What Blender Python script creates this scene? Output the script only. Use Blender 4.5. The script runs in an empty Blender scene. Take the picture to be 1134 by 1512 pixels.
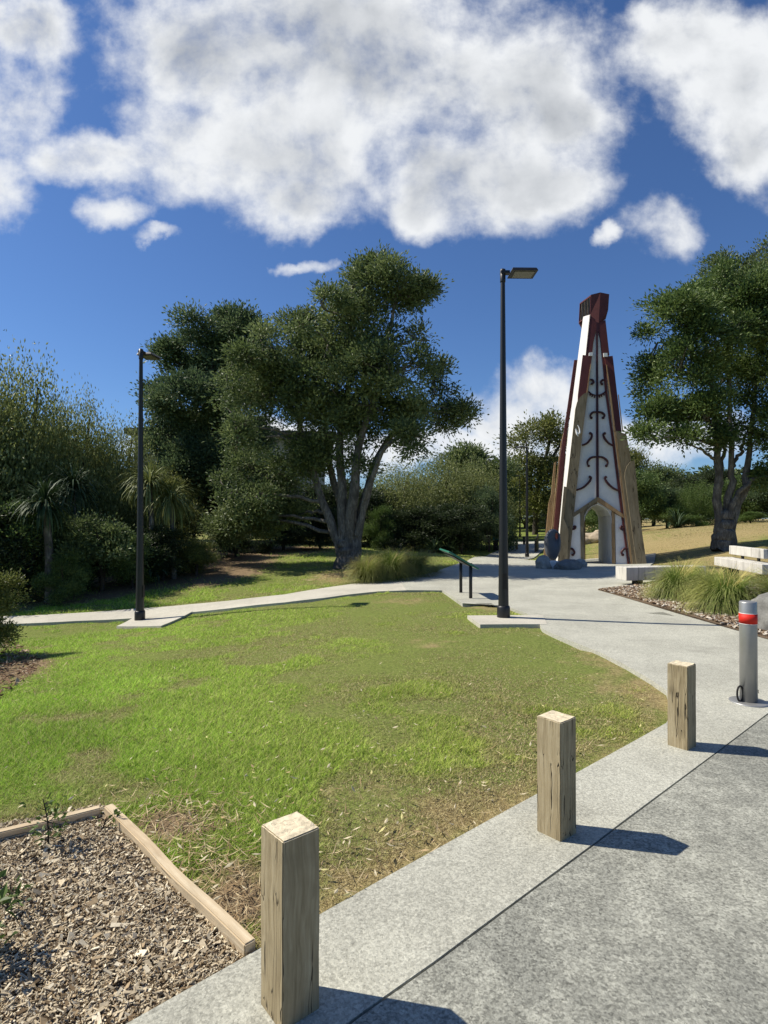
import bpy, bmesh, math, random
import numpy as np
from mathutils import Vector, Matrix, noise as mnoise

# ------------------------------------------------------------------ camera, sky, sun, exposure
C = bpy.context.scene
COL = C.collection
FPX, PU, PV, HZ = 860.0, 567.0, 756.0, 765.0
EYE = 1.62
PITCH = math.atan((HZ - PV) / FPX)
cam = bpy.data.cameras.new('camera')
cam.sensor_fit = 'VERTICAL'; cam.sensor_height = 36.0; cam.lens = 36.0 * FPX / 1512.0
cam.clip_start = 0.05; cam.clip_end = 2000
camo = bpy.data.objects.new('camera', cam); COL.objects.link(camo)
camo.location = (0, 0, EYE); camo.rotation_euler = (math.pi / 2 + PITCH, 0, 0)
C.camera = camo
SUN_EL = math.radians(48)
SUN_AZ = math.atan2(-0.979, 0.205)               # from +Y, clockwise
SUN_DIR = Vector((math.sin(SUN_AZ) * math.cos(SUN_EL), math.cos(SUN_AZ) * math.cos(SUN_EL), math.sin(SUN_EL)))
sl = bpy.data.lights.new('sun', 'SUN'); sl.energy = 5.0; sl.angle = math.radians(0.5); sl.color = (1.0, 0.93, 0.80)
so = bpy.data.objects.new('sun', sl); COL.objects.link(so)
so.rotation_euler = SUN_DIR.to_track_quat('Z', 'Y').to_euler(); so.location = (-20, 5, 30)
C.view_settings.view_transform = 'Standard'; C.view_settings.look = 'None'
C.view_settings.exposure = 0.38; C.view_settings.gamma = 1.0; C.view_settings.use_curve_mapping = False
C.render.engine = 'CYCLES'
C.cycles.max_bounces = 5; C.cycles.diffuse_bounces = 3; C.cycles.glossy_bounces = 2
C.cycles.transmission_bounces = 3; C.cycles.transparent_max_bounces = 4
C.cycles.use_denoising = True
C.cycles.caustics_reflective = False; C.cycles.caustics_refractive = False


class NB:
    """small node builder"""
    def __init__(self, tree): self.t = tree; self.n = tree.nodes; self.l = tree.links
    def new(self, typ, **kw):
        n = self.n.new(typ)
        for k, v in kw.items(): setattr(n, k, v)
        return n
    def put(self, sock, v):
        if hasattr(v, 'is_output') or isinstance(v, bpy.types.NodeSocket): self.l.new(v, sock)
        elif v is not None: sock.default_value = v
    def math(self, op, a, b=None, c=None, clamp=False):
        n = self.new('ShaderNodeMath', operation=op, use_clamp=clamp)
        self.put(n.inputs[0], a)
        if b is not None: self.put(n.inputs[1], b)
        if c is not None: self.put(n.inputs[2], c)
        return n.outputs[0]
    def vec(self, op, a, b=None):
        n = self.new('ShaderNodeVectorMath', operation=op)
        self.put(n.inputs[0], a)
        if b is not None: self.put(n.inputs[1], b)
        return n.outputs['Value'] if op in ('DOT_PRODUCT', 'LENGTH') else n.outputs[0]
    def mix(self, f, a, b, blend='MIX'):
        n = self.new('ShaderNodeMix', data_type='RGBA', blend_type=blend)
        self.put(n.inputs[0], f)
        for s, v in ((6, a), (7, b)):
            if isinstance(v, (tuple, list)) and len(v) == 3: v = (*v, 1)
            self.put(n.inputs[s], v)
        return n.outputs[2]
    def noise(self, vec, scale, detail=4, rough=0.55, dist=0.0, out='Fac'):
        n = self.new('ShaderNodeTexNoise')
        if vec is not None: self.l.new(vec, n.inputs['Vector'])
        n.inputs['Scale'].default_value = scale; n.inputs['Detail'].default_value = detail
        n.inputs['Roughness'].default_value = rough; n.inputs['Distortion'].default_value = dist
        return n.outputs[out]
    def ramp(self, f, stops):
        n = self.new('ShaderNodeValToRGB'); self.put(n.inputs[0], f)
        e = n.color_ramp.elements
        while len(e) < len(stops): e.new(0.5)
        for q, (p, c) in zip(e, stops):
            q.position = p; q.color = c if len(c) == 4 else (*c, 1)
        return n.outputs[0]
    def sstep(self, v, lo, hi):
        n = self.new('ShaderNodeMapRange', interpolation_type='SMOOTHSTEP')
        self.put(n.inputs[0], v); n.inputs[1].default_value = lo; n.inputs[2].default_value = hi
        return n.outputs[0]
    def mapping(self, vec, scale=(1, 1, 1), loc=(0, 0, 0), rot=(0, 0, 0)):
        n = self.new('ShaderNodeMapping'); self.l.new(vec, n.inputs[0])
        n.inputs['Scale'].default_value = scale; n.inputs['Location'].default_value = loc; n.inputs['Rotation'].default_value = rot
        return n.outputs[0]


def build_world():
    w = bpy.data.worlds.new('World'); C.world = w; w.use_nodes = True
    nb = NB(w.node_tree); nb.n.clear()
    sky = nb.new('ShaderNodeTexSky', sky_type='NISHITA'); sky.sun_disc = False
    sky.sun_elevation = SUN_EL; sky.sun_rotation = SUN_AZ
    sky.air_density = 1.0; sky.dust_density = 0.3; sky.ozone_density = 3.0
    skyc = nb.mix(1.0, sky.outputs[0], (0.46, 0.62, 0.85), 'MULTIPLY')
    tc = nb.new('ShaderNodeTexCoord'); d = tc.outputs['Generated']
    sp = nb.new('ShaderNodeSeparateXYZ'); nb.l.new(d, sp.inputs[0])
    X, Y, Z = sp.outputs
    inv = nb.math('DIVIDE', 1.0, nb.math('MAXIMUM', Y, 0.08))
    cb = nb.new('ShaderNodeCombineXYZ')
    nb.put(cb.inputs[0], nb.math('MULTIPLY', X, inv)); nb.put(cb.inputs[1], nb.math('MULTIPLY', Z, inv))
    p0 = cb.outputs[0]
    c3 = (0.5, 0.5, 0.5)
    w1 = nb.vec('MULTIPLY', nb.vec('SUBTRACT', nb.noise(p0, 2.8, 2, 0.5, out='Color'), c3), (0.20, 0.16, 0.0))
    w2 = nb.vec('MULTIPLY', nb.vec('SUBTRACT', nb.noise(p0, 10.0, 6, 0.58, out='Color'), c3), (0.09, 0.085, 0.0))
    p = nb.vec('ADD', p0, nb.vec('ADD', w1, w2))
    # cloud masses by direction: centre / half width / half height, in hundredths of tan units
    blobs = [(480, 70, 300, 150), (430, 215, 185, 105), (440, 290, 95, 48), (720, 250, 150, 82), (720, 110, 200, 120),
             (835, 165, 85, 75), (350, 60, 160, 120), (25, 40, 88, 62), (5, 150, 58, 75), (140, 235, 125, 45), (255, 205, 60, 70),
             (5, 285, 32, 45), (215, 255, 60, 45), (650, 300, 75, 42), (790, 270, 105, 48),
             (1070, 90, 120, 110), (1105, 190, 85, 65), (968, 338, 50, 40), (1020, 40, 90, 60),
             (150, 330, 40, 20), (207, 366, 24, 10), (790, 585, 92, 52), (735, 615, 70, 30), (850, 600, 60, 40),
             (560, 660, 330, 32), (900, 650, 200, 40), (455, 402, 26, 9), (880, 345, 12, 10),
             (300, 650, 120, 26), (1500, 200, 300, 160), (-500, 250, 330, 150)]
    best = None
    for u, v, ru, rv in blobs:
        small = ru < 75 and v < 500
        k = 1.55 if small else 1.0
        q = nb.vec('MULTIPLY', nb.vec('SUBTRACT', p, ((u - 567) / 860, (765 - v) / 860, 0)), (860 / ru / k, 860 / rv / k, 0))
        dd = nb.vec('DOT_PRODUCT', q, q)
        if small: dd = nb.math('ADD', dd, 0.40)
        best = dd if best is None else nb.math('SMOOTH_MIN', best, dd, 0.45)
    front = nb.math('MINIMUM', nb.math('SUBTRACT', 1.2, best), 0.95)
    # elsewhere in the sky: plain cumulus field
    plane = nb.new('ShaderNodeCombineXYZ'); iz = nb.math('DIVIDE', 1.0, nb.math('ADD', nb.math('MAXIMUM', Z, 0.0), 0.12))
    nb.put(plane.inputs[0], nb.math('MULTIPLY', X, iz)); nb.put(plane.inputs[1], nb.math('MULTIPLY', Y, iz))
    back = nb.math('MULTIPLY_ADD', nb.noise(plane.outputs[0], 0.9, 4), 5.0, -3.5)
    isf = nb.sstep(Y, 0.15, 0.4)
    fld = nb.math('ADD', nb.math('MULTIPLY', front, isf), nb.math('MULTIPLY', back, nb.math('SUBTRACT', 1.0, isf)))
    fld = nb.math('MAXIMUM', fld, -1.5)
    pw = nb.vec('ADD', p0, nb.vec('MULTIPLY', w1, (0.6, 0.6, 0)))
    f1 = nb.noise(pw, 5.5, 6, 0.58)
    f3 = nb.noise(p0, 14.0, 9, 0.62)
    lump = nb.math('ADD', nb.math('MULTIPLY', nb.math('SUBTRACT', f1, 0.50), 3.3), nb.math('MULTIPLY', nb.math('SUBTRACT', f3, 0.5), 1.7))
    dens = nb.math('ADD', fld, lump)
    alpha = nb.sstep(dens, -0.42, 1.20)
    f2 = nb.noise(nb.vec('ADD', pw, (0.026, -0.020, 0.0)), 5.5, 6, 0.58)
    relief = nb.math('MULTIPLY', nb.math('SUBTRACT', f1, f2), 1.0)
    up = nb.sstep(sp.outputs[2], 0.10, 0.62)
    soft = nb.math('ADD', nb.math('MINIMUM', nb.math('SUBTRACT', 1.3, best), 1.2), nb.math('MULTIPLY', nb.math('SUBTRACT', nb.noise(pw, 4.5, 3, 0.5), 0.5), 1.6))
    core = nb.sstep(nb.math('ADD', soft, nb.math('MULTIPLY', nb.math('SUBTRACT', nb.noise(p0, 2.4, 3, 0.5), 0.5), 1.3)), 0.62, 1.75)
    th = nb.math('MULTIPLY', core, nb.math('MULTIPLY_ADD', up, 0.72, 0.10))
    th = nb.math('SUBTRACT', th, relief, clamp=True)
    cc = nb.ramp(th, [(0.0, (0.69, 0.705, 0.72)), (0.5, (0.46, 0.48, 0.505)), (1.0, (0.24, 0.26, 0.29))])
    ccs = nb.vec('MULTIPLY', cc, (10.0, 10.0, 10.0))
    colr = nb.mix(nb.math('MULTIPLY', alpha, 0.98), skyc, ccs)
    bg = nb.new('ShaderNodeBackground'); nb.put(bg.inputs[0], colr); bg.inputs[1].default_value = 0.10
    o = nb.new('ShaderNodeOutputWorld'); nb.l.new(bg.outputs[0], o.inputs[0])


build_world()

# ------------------------------------------------------------------ helpers
rng = np.random.default_rng(11)
random.seed(5)


def ray(u, v):
    a = (u - PU) / FPX; b = (PV - v) / FPX
    c, s = math.cos(PITCH), math.sin(PITCH)
    dy = c - s * b
    return a / dy, (s + c * b) / dy


def PY(u, v, Y):
    a, b = ray(u, v)
    return Vector((a * Y, Y, EYE + b * Y))


# terrain: thin plate through surveyed heights
_ctrl = [(-2, 1, 0), (0, 1, 0), (3, 1, 0), (6, 2, -.02), (-.3, 1.9, 0), (.88, 3, 0), (2.1, 4.2, -.03), (-2, 3, 0), (-4, 3, -.06), (3.2, 5.2, -.04),
         (6, 6, -.03), (1.95, 9.5, -.05), (-3, -4, 0), (4, -4, 0), (0, -20, 0), (-20, -10, -.6), (20, -10, .1), (10, 8, .02), (7.2, 10.2, .0)]
_pix = [(0, 1000, 6.84), (300, 1000, 6.3), (567, 1000, 5.95), (630, 880, 12.8), (206, 918, 12.42), (40, 915, 12.6), (400, 890, 12.7),
        (72, 895, 14), (300, 845, 19), (420, 812, 26), (515, 836, 20), (690, 822, 25), (778, 823, 30.1), (878, 833, 23.6), (750, 860, 16),
        (1000, 905, 10.4), (940, 865, 14.3), (1090, 845, 16), (1068, 810, 24), (1000, 780, 36), (1134, 773, 34), (960, 791, 32),
        (775, 800, 46), (780, 786, 60), (955, 832, 24.5), (1134, 940, 8.25)]
for u, v, Y in _pix:
    p = PY(u, v, Y); _ctrl.append(tuple(p))
_ctrl += [(-30, 12, -1.0), (-25, 25, -.3), (-30, 45, .4), (-60, 60, .6), (0, 45, .5), (25, 50, 1.1), (60, 60, 1.0), (40, 15, .6), (0, 85, 1.0), (20, 80, 1.2), (-70, 0, -.8), (60, -20, .3), (10, 60, .4)]
_ctrl = np.array(_ctrl, float)


def _tps(r2):
    return 0.5 * r2 * np.log(r2 + 1e-9)


_n = len(_ctrl)
_K = _tps(((_ctrl[:, None, :2] - _ctrl[None, :, :2]) ** 2).sum(-1)) + np.eye(_n) * 0.4
_A = np.zeros((_n + 3, _n + 3)); _A[:_n, :_n] = _K
_A[:_n, _n] = 1; _A[:_n, _n + 1:] = _ctrl[:, :2]; _A[_n:, :_n] = _A[:_n, _n:].T
_w = np.linalg.solve(_A, np.concatenate([_ctrl[:, 2], [0, 0, 0]]))


def g(x, y):
    x = np.asarray(x, float); y = np.asarray(y, float)
    sh = np.broadcast(x, y).shape
    X = np.broadcast_to(x, sh).ravel(); Y = np.broadcast_to(y, sh).ravel()
    out = np.empty(X.size)
    for i in range(0, X.size, 40000):
        xx, yy = X[i:i + 40000], Y[i:i + 40000]
        r2 = (xx[:, None] - _ctrl[None, :, 0]) ** 2 + (yy[:, None] - _ctrl[None, :, 1]) ** 2
        z = _tps(r2) @ _w[:_n] + _w[_n] + _w[_n + 1] * xx + _w[_n + 2] * yy
        rr = np.hypot(xx, yy - 15)
        k = np.clip((rr - 55) / 40, 0, 1); k = k * k * (3 - 2 * k)
        out[i:i + 40000] = z * (1 - k) + 0.8 * k
    return out.reshape(sh)


def gz(x, y): return float(g(x, y))


_Ys = np.geomspace(0.7, 140, 900)


def G(u, v):
    a, b = ray(u, v)
    f = EYE + b * _Ys - g(a * _Ys, _Ys)
    k = int(np.argmax(f < 0)) if (f < 0).any() else len(_Ys) - 1
    lo, hi = _Ys[max(k - 1, 0)], _Ys[k]
    for _ in range(22):
        m = 0.5 * (lo + hi)
        if EYE + b * m - gz(a * m, m) < 0: hi = m
        else: lo = m
    return Vector((a * hi, hi, gz(a * hi, hi)))


def G2(pts): return [(q.x, q.y) for q in (G(u, v) for u, v in pts)]


_tab = rng.random((256, 256))


def vnoise(x, y, s, ox=0.0):
    x = np.asarray(x) * s + 40 + ox; y = np.asarray(y) * s + 90 + ox * 1.7
    xi = np.floor(x).astype(int); yi = np.floor(y).astype(int)
    fx = x - xi; fy = y - yi; fx = fx * fx * (3 - 2 * fx); fy = fy * fy * (3 - 2 * fy)
    t = lambda a, b: _tab[a & 255, b & 255]
    return (t(xi, yi) * (1 - fx) + t(xi + 1, yi) * fx) * (1 - fy) + (t(xi, yi + 1) * (1 - fx) + t(xi + 1, yi + 1) * fx) * fy


def fbm(x, y, s, o=4, ox=0.0):
    r = 0; a = .5; t = 0
    for k in range(o):
        r = r + a * vnoise(x, y, s * 2 ** k, ox + 13 * k); t += a; a *= .55
    return r / t


def inpoly(x, y, poly):
    x = np.asarray(x); y = np.asarray(y); c = np.zeros(x.shape, bool); n = len(poly)
    for i in range(n):
        x1, y1 = poly[i]; x2, y2 = poly[i - 1]
        if y1 == y2: continue
        c ^= ((y1 > y) != (y2 > y)) & (x < (x2 - x1) * (y - y1) / (y2 - y1) + x1)
    return c


def link(o, parent=None):
    COL.objects.link(o)
    if parent is not None: o.parent = parent
    return o


def tag(o, label=None, cat=None, group=None, kind=None):
    if label: o['label'] = label
    if cat: o['category'] = cat
    if group: o['group'] = group
    if kind: o['kind'] = kind
    return o


def empty(name, loc, rz=0.0, label=None, cat=None, group=None):
    o = bpy.data.objects.new(name, None); o.empty_display_size = 0.2
    o.location = loc; o.rotation_euler = (0, 0, rz); COL.objects.link(o)
    return tag(o, label, cat, group)


def npmesh(name, V, F, mat, parent=None, fattr=None, fcol=None, smooth=False):
    """V (n,3); F (m,k) faces"""
    me = bpy.data.meshes.new(name); V = np.asarray(V, np.float32); F = np.asarray(F, np.int32)
    me.vertices.add(len(V)); me.vertices.foreach_set('co', V.ravel())
    m, k = F.shape
    me.loops.add(m * k); me.loops.foreach_set('vertex_index', F.ravel())
    me.polygons.add(m); me.polygons.foreach_set('loop_start', np.arange(0, m * k, k, dtype=np.int32))
    me.polygons.foreach_set('use_smooth', np.full(m, smooth))
    if fattr is not None:
        a = me.attributes.new('v', 'FLOAT', 'FACE'); a.data.foreach_set('value', np.asarray(fattr, np.float32))
    if fcol is not None:
        a = me.attributes.new('tint', 'FLOAT_COLOR', 'FACE')
        c4 = np.ones((m, 4), np.float32); c4[:, :3] = fcol; a.data.foreach_set('color', c4.ravel())
    me.update(calc_edges=True); me.materials.append(mat)
    return link(bpy.data.objects.new(name, me), parent)


def bmobj(name, bm, mat, parent=None, smooth=False, bevel=0.0, seg=2):
    if bevel: bmesh.ops.bevel(bm, geom=bm.edges[:], offset=bevel, segments=seg, affect='EDGES', profile=0.6)
    bmesh.ops.recalc_face_normals(bm, faces=bm.faces[:])
    me = bpy.data.meshes.new(name); bm.to_mesh(me); bm.free(); me.materials.append(mat)
    for p in me.polygons: p.use_smooth = smooth
    return link(bpy.data.objects.new(name, me), parent)


def prism(bm, front, back):
    a = [bm.verts.new(p) for p in front]; b = [bm.verts.new(p) for p in back]
    n = len(a); bm.faces.new(a); bm.faces.new(b[::-1])
    for i in range(n): bm.faces.new((a[i], b[i], b[(i + 1) % n], a[(i + 1) % n]))


def box(bm, c, s, rz=0.0, M=None):
    T = Matrix.Translation(c) @ Matrix.Rotation(rz, 4, 'Z') @ Matrix.Diagonal((*s, 1))
    if M is not None: T = M @ T
    return bmesh.ops.create_cube(bm, size=1, matrix=T)['verts']


def lathe(bm, prof, n=24, c=(0, 0, 0)):
    rings = []
    for r, z in prof:
        rings.append([bm.verts.new((c[0] + r * math.cos(2 * math.pi * i / n), c[1] + r * math.sin(2 * math.pi * i / n), c[2] + z)) for i in range(n)])
    for a, b in zip(rings, rings[1:]):
        for i in range(n): bm.faces.new((a[i], a[(i + 1) % n], b[(i + 1) % n], b[i]))
    bm.faces.new(rings[0][::-1]); bm.faces.new(rings[-1])


def tubes(lines, k=8):
    """list of (points (n,3), radii (n)) -> V, F"""
    V = []; F = []; base = 0
    for P, R in lines:
        P = np.asarray(P, float); R = np.asarray(R, float); n = len(P)
        T = np.gradient(P, axis=0); T /= np.linalg.norm(T, axis=1)[:, None] + 1e-9
        ref = np.array([0.31, 0.95, 0.05]) if abs(T[:, 2]).mean() > .6 else np.array([0.05, 0.1, 1.0])
        A = np.cross(T, ref); A /= np.linalg.norm(A, axis=1)[:, None] + 1e-9; B = np.cross(T, A)
        th = np.arange(k) * 2 * np.pi / k
        ring = P[:, None, :] + R[:, None, None] * (np.cos(th)[None, :, None] * A[:, None, :] + np.sin(th)[None, :, None] * B[:, None, :])
        V.append(ring.reshape(-1, 3))
        i = np.arange(n - 1)[:, None] * k + np.arange(k)[None, :]; j = np.arange(n - 1)[:, None] * k + (np.arange(k)[None, :] + 1) % k
        F.append(np.stack([i, j, j + k, i + k], -1).reshape(-1, 4) + base); base += n * k
    return np.concatenate(V), np.concatenate(F)


def smooth_line(pts, n=14, wob=0.0, seed=0):
    P = np.array([tuple(p) for p in pts], float); m = len(P)
    t = np.linspace(0, m - 1, n); out = np.zeros((n, 3))
    Q = np.vstack([2 * P[0] - P[1], P, 2 * P[-1] - P[-2]])
    for a, tt in enumerate(t):
        i = min(int(tt), m - 2); f = tt - i; p0, p1, p2, p3 = Q[i:i + 4]
        out[a] = 0.5 * (2 * p1 + (p2 - p0) * f + (2 * p0 - 5 * p1 + 4 * p2 - p3) * f * f + (3 * p1 - p0 - 3 * p2 + p3) * f ** 3)
    if wob:
        r = np.random.default_rng(seed); w = r.normal(0, wob, (n, 3)); w[0] = 0; out += w
    return out


# ------------------------------------------------------------------ materials
def mat(name, build, rough=0.8, spec=0.3, metal=0.0):
    m = bpy.data.materials.new(name); m.use_nodes = True; nb = NB(m.node_tree)
    b = nb.n['Principled BSDF']; b.inputs['Roughness'].default_value = rough; b.inputs['Metallic'].default_value = metal
    b.inputs['Specular IOR Level'].default_value = spec
    tc = nb.new('ShaderNodeTexCoord'); geo = nb.new('ShaderNodeNewGeometry')
    build(nb, b, tc.outputs['Object'], geo.outputs['Position'])
    return m


def bump(nb, b, h, strength=0.3, dist=0.01):
    n = nb.new('ShaderNodeBump'); n.inputs['Strength'].default_value = strength; n.inputs['Distance'].default_value = dist
    nb.put(n.inputs['Height'], h); nb.l.new(n.outputs[0], b.inputs['Normal'])


def concrete(c0, c1, speck, blot, fine=140.0, stain=0.5):
    def f(nb, b, obj, pos):
        big = nb.noise(pos, 0.9, 5, 0.6); mid = nb.noise(pos, 7.0, 5, 0.65); fn = nb.noise(pos, fine, 3, 0.7); fn2 = nb.noise(pos, fine * .38, 4, 0.7)
        c = nb.mix(nb.sstep(big, 0.32, 0.68), c0, c1)
        bl = nb.sstep(nb.math('MULTIPLY', mid, nb.math('ADD', big, 0.5)), 0.40, 0.66)
        c = nb.mix(nb.math('MULTIPLY', bl, blot), c, tuple(min(1, x * 1.55) for x in c1))
        vo = nb.new('ShaderNodeTexVoronoi'); nb.l.new(pos, vo.inputs['Vector']); vo.inputs['Scale'].default_value = fine * .9
        sv = nb.new('ShaderNodeSeparateXYZ'); nb.l.new(vo.outputs['Color'], sv.inputs[0]); cell = sv.outputs[0]
        st = nb.sstep(nb.noise(nb.mapping(pos, loc=(7, 3, 0)), 1.7, 6, 0.7), 0.56, 0.75)
        c = nb.mix(nb.math('MULTIPLY', st, stain), c, tuple(x * .68 for x in c0))
        s = nb.math('ADD', nb.math('MULTIPLY', nb.math('SUBTRACT', fn, 0.5), speck), nb.math('ADD', nb.math('MULTIPLY', nb.math('SUBTRACT', fn2, 0.5), speck * .8), nb.math('MULTIPLY', nb.math('SUBTRACT', cell, 0.5), speck * .45)))
        mul = nb.math('ADD', 1.0, s)
        cm = nb.new('ShaderNodeCombineXYZ'); [nb.put(cm.inputs[i], mul) for i in range(3)]
        nb.l.new(nb.vec('MULTIPLY', c, cm.outputs[0]), b.inputs['Base Color'])
        bump(nb, b, nb.math('ADD', fn2, nb.math('MULTIPLY', fn, .6)), 0.55, 0.006)
    return f


M = {}
M['plaza'] = mat('plaza_concrete', concrete((0.345, 0.34, 0.285), (0.415, 0.41, 0.345), 1.0, 0.12, 130), 0.9)
M['path'] = mat('path_concrete', concrete((0.42, 0.40, 0.335), (0.49, 0.465, 0.39), 0.5, 0.1, 90), 0.9)
M['drive'] = mat('driveway_concrete', concrete((0.200, 0.202, 0.174), (0.256, 0.256, 0.217), 1.5, 0.5, 120, 0.4), 0.9)


def _soil(nb, b, obj, pos):
    a = nb.new('ShaderNodeAttribute', attribute_name='dry'); s = nb.new('ShaderNodeAttribute', attribute_name='bare')
    n1 = nb.noise(pos, 3.5, 6, 0.65); n2 = nb.noise(pos, 34, 5, 0.7); n3 = nb.noise(pos, 140, 3, 0.7)
    green = nb.ramp(n2, [(0.3, (0.08, 0.10, 0.025)), (0.55, (0.19, 0.23, 0.055)), (0.8, (0.32, 0.35, 0.11))])
    dry = nb.ramp(n2, [(0.25, (0.13, 0.095, 0.045)), (0.5, (0.31, 0.245, 0.115)), (0.75, (0.52, 0.43, 0.22))])
    bare = nb.ramp(nb.math('MULTIPLY_ADD', n3, .5, nb.math('MULTIPLY', n2, .5)), [(0.3, (0.085, 0.058, 0.034)), (0.5, (0.21, 0.15, 0.09)), (0.7, (0.42, 0.32, 0.20))])
    d = nb.math('ADD', a.outputs['Fac'], nb.math('MULTIPLY', nb.math('SUBTRACT', n1, 0.5), 1.3), clamp=True)
    c = nb.mix(nb.sstep(d, 0.25, 0.8), green, dry)
    c = nb.mix(nb.sstep(nb.math('ADD', s.outputs['Fac'], nb.math('MULTIPLY', nb.math('SUBTRACT', n1, .5), .9)), 0.3, 0.65), c, bare)
    nb.l.new(c, b.inputs['Base Color']); bump(nb, b, n2, 0.8, 0.03)


M['ground'] = mat('lawn_ground', _soil, 0.95, 0.1)


def _mulch(nb, b, obj, pos):
    n2 = nb.noise(pos, 60, 5, 0.7); n1 = nb.noise(pos, 6, 4)
    c = nb.ramp(nb.math('MULTIPLY_ADD', n1, .3, nb.math('MULTIPLY', n2, .7)), [(0.3, (0.05, 0.035, 0.022)), (0.5, (0.16, 0.115, 0.075)), (0.7, (0.34, 0.27, 0.19))])
    nb.l.new(c, b.inputs['Base Color']); bump(nb, b, n2, 1.0, 0.02)


M['mulch'] = mat('mulch_soil', _mulch, 0.95, 0.1)


def tinted(name, rough=0.8, spec=0.2, trans=0.0, nz=0.0):
    m = bpy.data.materials.new(name); m.use_nodes = True; nb = NB(m.node_tree); b = nb.n['Principled BSDF']
    a = nb.new('ShaderNodeAttribute', attribute_name='tint')
    c = a.outputs['Color']
    if nz:
        geo = nb.new('ShaderNodeNewGeometry'); f = nb.noise(geo.outputs['Position'], nz, 4, .7)
        c = nb.mix(1.0, c, nb.ramp(f, [(0.3, (.65, .65, .65)), (0.7, (1.1, 1.1, 1.1))]), 'MULTIPLY')
    nb.l.new(c, b.inputs['Base Color']); b.inputs['Roughness'].default_value = rough; b.inputs['Specular IOR Level'].default_value = spec
    if trans:
        t = nb.new('ShaderNodeBsdfTranslucent'); nb.l.new(a.outputs['Color'], t.inputs[0])
        mx = nb.new('ShaderNodeMixShader'); mx.inputs[0].default_value = trans
        nb.l.new(b.outputs[0], mx.inputs[1]); nb.l.new(t.outputs[0], mx.inputs[2]); nb.l.new(mx.outputs[0], nb.n['Material Output'].inputs[0])
    return m


M['grass'] = tinted('grass_blades', 0.7, 0.15, 0.38)
M['chip'] = tinted('wood_chips', 0.85, 0.15, 0.0, 90)
M['litter'] = tinted('dry_leaves', 0.7, 0.2, 0.15)
M['tussock'] = tinted('tussock_blades', 0.6, 0.25, 0.25)


def leafmat(name, dark, mid, light, rough=0.5, spec=0.3, trans=0.30):
    m = bpy.data.materials.new(name); m.use_nodes = True; nb = NB(m.node_tree); b = nb.n['Principled BSDF']
    a = nb.new('ShaderNodeAttribute', attribute_name='v')
    c = nb.ramp(a.outputs['Fac'], [(0.0, dark), (0.5, mid), (1.0, light)])
    nb.l.new(c, b.inputs['Base Color']); b.inputs['Roughness'].default_value = rough; b.inputs['Specular IOR Level'].default_value = spec
    t = nb.new('ShaderNodeBsdfTranslucent'); nb.l.new(c, t.inputs[0])
    mx = nb.new('ShaderNodeMixShader'); mx.inputs[0].default_value = trans
    nb.l.new(b.outputs[0], mx.inputs[1]); nb.l.new(t.outputs[0], mx.inputs[2]); nb.l.new(mx.outputs[0], nb.n['Material Output'].inputs[0])
    return m


M['leaf_main'] = leafmat('leaf_grey_green', (0.050, 0.078, 0.026), (0.125, 0.168, 0.060), (0.26, 0.31, 0.13))
M['leaf_cool'] = leafmat('leaf_blue_green', (0.045, 0.075, 0.036), (0.105, 0.155, 0.07), (0.22, 0.28, 0.13))
M['leaf_right'] = leafmat('leaf_deep_green', (0.042, 0.076, 0.022), (0.105, 0.162, 0.045), (0.23, 0.30, 0.095))
M['leaf_fine'] = leafmat('leaf_olive_fine', (0.085, 0.108, 0.030), (0.205, 0.24, 0.072), (0.40, 0.42, 0.18), 0.45, .4, .42)
M['leaf_dark'] = leafmat('leaf_dark', (0.018, 0.030, 0.012), (0.036, 0.055, 0.020), (0.075, 0.10, 0.04))  # darkened leaf: the shade under the trees is put into its colour
M['leaf_yellow'] = leafmat('leaf_yellow_green', (0.075, 0.088, 0.02), (0.16, 0.18, 0.045), (0.29, 0.30, 0.10))
M['leaf_bright'] = leafmat('leaf_bright_green', (0.04, 0.075, 0.015), (0.10, 0.16, 0.035), (0.20, 0.27, 0.08))
M['leaf_strap'] = leafmat('leaf_strap', (0.016, 0.034, 0.014), (0.036, 0.066, 0.026), (0.085, 0.12, 0.055), .6, .2, .1)  # strap leaf darkened to carry the shade on the cabbage heads
M['leaf_strap_lit'] = leafmat('leaf_strap_sunlit', (0.07, 0.095, 0.03), (0.16, 0.19, 0.06), (0.30, 0.32, 0.13), .6, .25, .2)  # lighter copy of the strap leaf, sunlight painted into the colour


def _bark(c0, c1, c2):
    def f(nb, b, obj, pos):
        q = nb.mapping(pos, scale=(1, 1, .28)); n = nb.noise(q, 14, 6, .7, .6); n2 = nb.noise(pos, 2.2, 4)
        c = nb.ramp(n, [(0.3, c0), (0.5, c1), (0.72, c2)])
        c = nb.mix(nb.sstep(n2, .45, .7), c, tuple(x * .6 for x in c1))
        nb.l.new(c, b.inputs['Base Color']); bump(nb, b, n, 1.0, 0.05)
    return f


M['bark'] = mat('bark_grey', _bark((0.055, 0.05, 0.042), (0.16, 0.145, 0.122), (0.36, 0.33, 0.28)), 0.9, .15)
M['bark_dark'] = mat('bark_dark', _bark((0.03, 0.025, 0.02), (0.07, 0.06, 0.048), (0.14, 0.12, 0.10)), 0.9, .15)


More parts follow.
